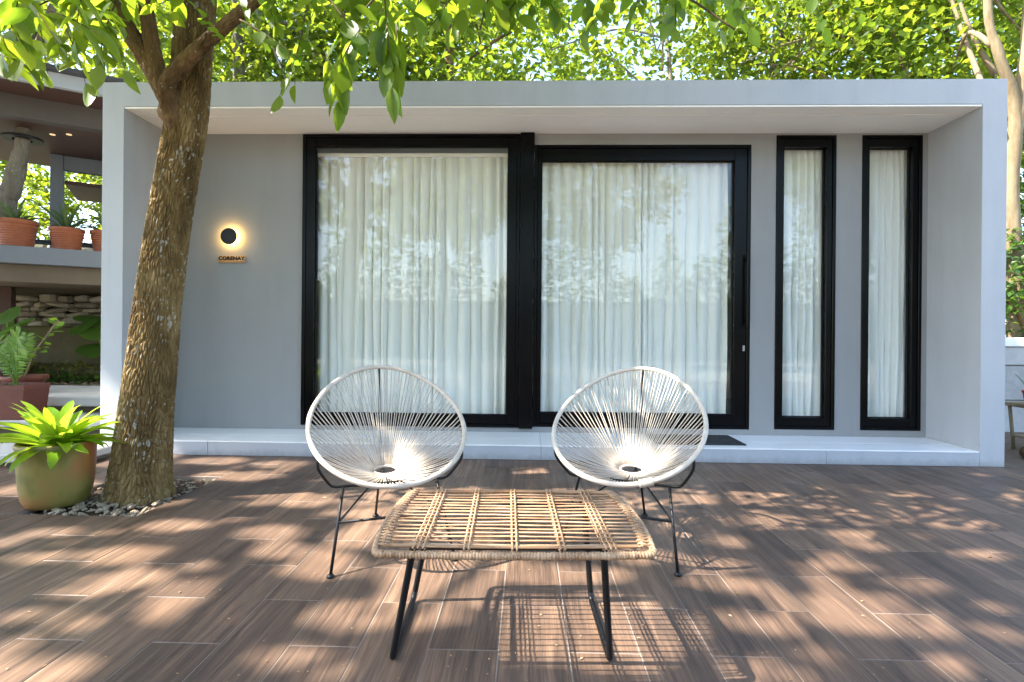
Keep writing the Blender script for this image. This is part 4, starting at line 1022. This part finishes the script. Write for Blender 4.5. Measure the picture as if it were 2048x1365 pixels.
stone_wall('upper_stone_wall', 'rough mossy stone wall set back above the flat stone wall', (-9.4, 9.0, 0), (-3.8, 9.4, 0), 1.0, 2.3, .16, .28)
# moss ledge, soil bed and pale concrete landing
b = MB(); b.box(-8.6, -3.6, 6.55, 7.35, -.1, .55, .05); struct(b.obj('planting_bed', M['earth'], None, False))
b = MB(); b.box(-7.8, -3.6, 7.3, 9.2, -.1, 1.05, .03); struct(b.obj('upper_bank', M['earth']))
bl = MB(); bpts = []
for _ in range(2600):
    x = random.uniform(-8.3, -3.7); bpts.append((x, random.uniform(6.5, 6.75), random.uniform(.42, .58)))
ar = np.array(bpts); n = len(ar); d = np.stack([rng.normal(0, .4, n), rng.normal(-.5, .3, n), rng.normal(-.1, .6, n)], 1)
o = leaf_cloud('moss_fringe', ar, d, rnd_up(n, .6), rng.uniform(.05, .11, n), M['grass'], None, leaf_small(.10)); tag(o, 'yellow green moss and grass fringe along the stone bed edge', 'moss', kind='stuff')
ar = np.stack([rng.uniform(-8.3, -3.7, 900), rng.uniform(6.25, 6.55, 900), rng.uniform(.36, .46, 900)], 1); n = len(ar)
o = leaf_cloud('ground_cover', ar, rnd_dir(n, .3), rnd_up(n, .5), rng.uniform(.05, .10, n), M['leaf_dark'], None); tag(o, 'low dark green ground cover below the mossy ledge', 'ground cover', kind='stuff')
b = MB(); b.box(-8.6, -3.55, 6.05, 6.6, -.1, .37, .02); struct(b.obj('soil_bed', M['soil']))
b = MB(); scatter_lumps(b, [(random.uniform(-6.8, -3.7), random.uniform(6.08, 6.35), .375) for _ in range(260)], .012, .035); tag(b.obj('bed_gravel', M['pebble']), 'pebbles and dry litter on the soil bed behind the landing', 'gravel', kind='stuff')
def slab(name, x0, x1, y0, y1, z0, z1, mat='concrete', bev=.012):
    b = MB(); b.box(x0, x1, y0, y1, z0, z1, bev); return struct(b.obj(name, M[mat]))
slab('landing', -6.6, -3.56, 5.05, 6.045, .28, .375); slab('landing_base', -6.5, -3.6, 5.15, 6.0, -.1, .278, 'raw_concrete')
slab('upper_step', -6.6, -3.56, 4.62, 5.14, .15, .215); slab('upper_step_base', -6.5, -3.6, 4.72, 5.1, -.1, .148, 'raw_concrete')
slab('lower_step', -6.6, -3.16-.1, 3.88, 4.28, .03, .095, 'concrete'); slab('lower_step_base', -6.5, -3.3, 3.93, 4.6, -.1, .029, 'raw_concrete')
# planter with fern and a round pot on the steps
def planter(loc, w, d_, h, label):
    t_ = thing('planter_box', label, 'planter', loc, .1)
    def ring(sx, sy, z): return [(-sx, -sy, z), (sx, -sy, z), (sx, sy, z), (-sx, sy, z)]
    v = ring(w*.44, d_*.44, 0)+ring(w*.49, d_*.49, h*.86)+ring(w*.5, d_*.5, h*.86)+ring(w*.5, d_*.5, h)+ring(w*.465, d_*.465, h)+ring(w*.44, d_*.44, h*.8)
    f = [(3, 2, 1, 0)]+[(i*4+k, i*4+(k+1) % 4, i*4+4+(k+1) % 4, i*4+4+k) for i in range(5) for k in range(4)]
    b = MB(); b.add(v, f); b.obj('box_body', M['planter'], t_)
    b = MB(); b.box(-w*.44, w*.44, -d_*.44, d_*.44, h*.78, h*.85, .01); b.obj('soil', M['soil'], t_); return t_
pw = atY(15, 838, 4.75); planter((pw.x, 4.75, .2155), .50, .30, .30, 'rust red rectangular planter box holding a fern beside the steps')
rp = atY(48, 790, 5.3); t_ = thing('round_pot', 'dark red round pot with a bare leaning stem on the landing', 'plant pot', (rp.x, 5.3, .3755))
b = MB(); b.lathe([(0, 0), (.13, 0), (.17, .13), (.19, .13), (.195, .17), (.175, .17), (.165, .14)], 32); b.obj('pot_body', M['planter'], t_, True)
b = MB(); b.lathe([(.166, .142), (0, .15)], 20); b.obj('soil', M['soil'], t_)
b = MB(); b.tube(smooth_path([(0, 0, .14), (.10, 0, .38), (.24, 0, .58), (.34, 0, .72)], 5), [.009]*15+[.005], 6); b.obj('stem', M['bark_pale'], t_, True)
n = 16; tt = rng.uniform(.3, 1, n); o = leaf_cloud('leaves', np.stack([.34*tt, np.zeros(n), .14+.58*tt], 1), rnd_dir(n, .2), rnd_up(n), rng.uniform(.06, .12, n), M['fern'], t_)
def fern(loc, nf, L_, label, seed):
    rr = random.Random(seed); t_ = thing('fern', label, 'fern', loc)
    for k in range(nf):
        a = rr.uniform(0, 2*PI); lean = rr.uniform(.12, .6); l = L_*rr.uniform(.75, 1.1)
        pa = bez((0, 0, 0), (math.cos(a)*lean*l*.3, math.sin(a)*lean*l*.3, l*.7), (math.cos(a)*lean*l, math.sin(a)*lean*l, l*(1-.5*lean)), 22)
        fr_ = MB(); fr_.tube(pa, [.004-.003*i/22 for i in range(23)], 5); fo = fr_.obj('frond', M['fern'], t_, True)
        P = []; Dd = []; U = []; Z = []
        for i in range(4, 22):
            ax_ = (pa[i]-pa[i-1]).normalized(); sd = ax_.cross(Vector((rr.gauss(0, .1), -1, .25))).normalized()
            for s in (-1, 1): P.append(list(pa[i])); Dd.append(list(sd*s+ax_*.35)); U.append([0, -1, .5]); Z.append(l*.21*math.sin(PI*(i-1)/23)**.7)
        leaf_cloud('leaflets', np.array(P), np.array(Dd), np.array(U), np.array(Z), M['fern'], fo, leaf_small(.085, .05, .12))
    return t_
fern((pw.x+.10, 4.73, .2155+.25), 8, .62, 'bright green fern standing in the rust red planter box', 4)
# succulents in the planter
n = 90; ar = np.stack([rng.uniform(pw.x-.2, pw.x+.22, n), rng.uniform(4.64, 4.85, n), np.full(n, .475)], 1)
o = leaf_cloud('succulent', ar, rnd_dir(n, .6), rnd_up(n), rng.uniform(.03, .06, n), M['agave'], None); tag(o, 'small grey green succulents filling the planter box rim', 'succulent', kind='stuff')
# broad heart leaves
def heart_leaf():
    v = [(0, 0, 0)]; n = 18
    for i in range(n+1):
        a = -PI*.92+2*PI*.92*i/n; r = .5*(1+.35*math.cos(a))*(1-.12*math.cos(3*a)); v.append((r*math.sin(a)*.9, r*math.cos(a)+.1, -.25*(r*math.cos(a))**2-.12*abs(math.sin(a))))
    f = [(0, i+1, i+2) for i in range(n)]; b = MB(); b.add(v, f); return b.mesh('leaf', M['leaf_dark'], True)
HL = heart_leaf()
def alocasia(loc, label, leaves, seed):
    t_ = thing('elephant_ear', label, 'plant', loc, 0, 'broad leaved plants by the stone wall'); rr = random.Random(seed)
    for (u, v_, Y, s) in leaves:
        p_ = atY(u, v_, Y)-Vector(loc); b = MB(); b.tube(bez((0, 0, 0), (p_.x*.2, p_.y*.2, p_.z*.8), p_, 8), .009, 6); b.obj('stalk', M['fern'], t_, True)
        o = ob('leaf', HL, t_); o.location = p_; o.scale = (s,)*3; o.rotation_euler = (rr.uniform(-.9, -.2), rr.uniform(-.4, .4), rr.uniform(2.2, 4.2))
al = atY(10, 760, 5.6); alocasia((al.x, 5.6, .375), 'broad dark leaved plant by the stone wall near the fern', [(20, 618, 5.5, .30), (48, 640, 5.4, .34), (10, 650, 5.6, .32), (30, 665, 5.5, .3), (0, 690, 5.5, .3)], 3)
al = atY(205, 700, 6.4); alocasia((al.x, 6.45, .37), 'broad leaved plant peeping from behind the house pier', [(178, 640, 6.3, .36), (192, 655, 6.3, .34), (190, 632, 6.4, .3), (196, 690, 6.4, .3)], 9)

# ================================================================== BROMELIAD POT
pc = Vector((-2.715, 3.12, 0))
pot = thing('glazed_pot', 'large mossy ochre glazed pot at the foot of the leaning tree', 'plant pot', (pc.x, pc.y, -.012), .4)
b = MB(); b.lathe([(0, 0), (.118, 0), (.145, .012), (.163, .05), (.174, .12), (.180, .20), (.184, .28), (.187, .33), (.191, .345), (.191, .362), (.186, .368), (.174, .368), (.169, .35), (.167, .29)], 64); b.obj('pot_body', M['glaze'], pot, True)
b = MB(); b.lathe([(.168, .31), (.1, .325), (0, .33)], 24); b.obj('soil', M['soil'], pot)
rosette('bromeliad', 'lime green bromeliad with arching strap leaves in the glazed pot', (pc.x, pc.y, .315), 58, .41, .045, .26, .85, M['bromeliad'], None, .95, 6)

# ================================================================== RIGHT CORNER
wall_r = thing('marble_wall', 'low garden wall clad with grey marble slabs under a white coping', 'wall', (4.6, 6.1, 0))
b = MB(); b.box(-.55, 5, .06, .3, -.1, .90); b.obj('core', M['concrete'], wall_r)
xx = -.55
for i in range(7):
    w_ = random.uniform(.55, .85)
    for (z0, z1) in ((-.05, .32), (.325, .70), (.705, .90)):
        b = MB(); b.box(xx+random.uniform(0, .12), xx+w_, .01-random.uniform(0, .03), .058, z0, z1-.004, .006); b.obj('slab', M['marble'], wall_r)
    xx += w_+.006
b = MB(); b.box(-.58, 5.05, -.03, .34, .902, 1.0, .01); b.obj('coping', M['white_tile'], wall_r)
slab('planting_strip', 3.70, 7.5, 3.2, 6.08, -.10, -.015, 'soil', .004)
st = thing('plant_stand', 'weathered wooden plant stand with splayed legs in the side bed', 'plant stand', (4.53, 5.05, -.02))
b = MB(); b.box(-.16, .42, -.14, .14, .40, .435, .005); b.obj('top', M['bark_pale'], st)
for x in (-.12, .38):
    for y in (-.11, .11): b = MB(); b.tube([(x*1.0, y, .40), (x+.05*(1 if x > 0 else -1)*-1, y*1.1, 0)], .014, 8); b.obj('leg', M['bark_pale'], st, True)
b = MB(); b.box(-.10, .36, -.11, .11, .12, .14, .004); b.obj('shelf', M['bark_pale'], st)
rosette('snake_plant', 'upright yellow edged plant on the wooden stand', (4.56, 5.02, .42), 14, .30, .018, 1.0, .2, M['agave'], None, .45, 31)
fl = thing('flower_pot', 'small orange red pot on the wooden stand', 'plant pot', (4.46, 5.0, .4155)); b = MB(); b.lathe([(0, 0), (.045, 0), (.06, .10), (.065, .10), (.065, .12), (.055, .12), (.052, .1)], 24); b.obj('pot_body', M['flower'], fl, True)
rosette('side_plant', 'low leafy plant growing under the wooden stand', (4.62, 4.85, -.02), 22, .30, .018, .5, .9, M['fern'], None, .8, 33)
lg = thing('cut_log', 'short cut log lying on the soil by the plant stand', 'log', (4.28, 4.72, .045), .3); b = MB(); b.tube([(-.14, 0, 0), (0, .005, 0), (.15, 0, .004)], [.06, .063, .058], 14); b.obj('log_body', M['limb'], lg, True)
# clipped bush behind the marble wall and a tall hedge beyond
def bush(name, label, c, ext, ncl, per, size, mat=None):
    t_ = thing(name, label, 'bush', (c[0], c[1], -.1), 0, None); off = (-c[0], -c[1], .1); cl = []
    while len(cl) < ncl:
        q = rng.uniform(-1, 1, 3)
        if .3 < (q**2).sum() < 1: cl.append((c[0]+q[0]*ext[0], c[1]+q[1]*ext[1], c[2]+q[2]*ext[2]))
    for i in range(5):
        e = Vector(random.choice(cl)); limb([(c[0]+random.uniform(-.1, .1), c[1], -.1), Vector((c[0], c[1], c[2]*.4)).lerp(e, .5), e], (.03, .008), t_, M['limb'], 'stem', 6, 4, Vector(off))
    crown(cl, per, (.13, .13, .10), size, mat or M['leaf_dark'], t_, 'foliage', False, off)
bush('garden_bush', 'dense dark green bush above the marble wall', (6.35, 6.95, 1.65), (.85, .5, .75), 120, 34, (.06, .11))
bush('tall_bush', 'tall dark leafy bush beyond the pale spotted trunk', (7.4, 8.4, 2.4), (1.3, .7, 1.7), 190, 34, (.07, .12))
bush('bed_bush', 'leafy shrub on the bank under the pavilion roof line', (-8.2, 10.2, 3.0), (2.2, .8, 1.3), 170, 34, (.09, .15), M['leaf_bg'])
# hedge added out of view to darken what the glass reflects
hg = thing('reflection_hedge', 'long dense green hedge added out of view to darken the window reflections', 'hedge', (0, -12.4, -.1))
n = 26000; ar = np.stack([rng.uniform(-20, 20, n), rng.uniform(-.7, .7, n), 4.6*rng.random(n)**.9], 1); ar[:, 2] *= 1+.28*np.sin(ar[:, 0]*.9)+.22*np.sin(ar[:, 0]*2.3+1)+.16*np.sin(ar[:, 0]*4.7)
o = leaf_cloud('foliage', ar, rnd_dir(n, -.1, .5), rnd_up(n, .9), rng.uniform(.18, .32, n), M['leaf_dark'], hg); o['kind'] = 'stuff'
b = MB()
for i in range(26): x = -19.5+i*1.55; b.tube([(x, 0, 0), (x+random.uniform(-.2, .2), 0, 1.4), (x+random.uniform(-.4, .4), random.uniform(-.3, .3), 2.8)], [.05, .04, .015], 6)
b.obj('stems', M['limb'], hg)
b = MB(); b.box(-20, 20, -.4, .4, .1, 2.4, .3); b.obj('sky_blocker', M['leaf_dark'], hg)  # solid block added inside the hedge to stop sky flecks in the glass
# fallen bits on the terrace
n = 170; u = rng.uniform(0, 2048, n); v_ = rng.uniform(960, 1365, n); P = []
for a, c in zip(u, v_):
    w = atZ(a, c, .003)
    if not (PX0 < w.x < PX1 and PY0 < w.y < PY1) and w.y < 4.3 and w.x < 3.6: P.append([w.x, w.y, .004])
P = np.array(P); n = len(P)
o = leaf_cloud('leaf_litter', P, rnd_dir(n, .02, .03), rnd_up(n, .15), rng.choice([.008, .010, .014, .028], n, p=[.45, .38, .16, .01]), M['dry_leaf'], None); tag(o, 'scattered dry bits of leaf on the wood-look terrace tiles', 'leaf litter', kind='stuff')
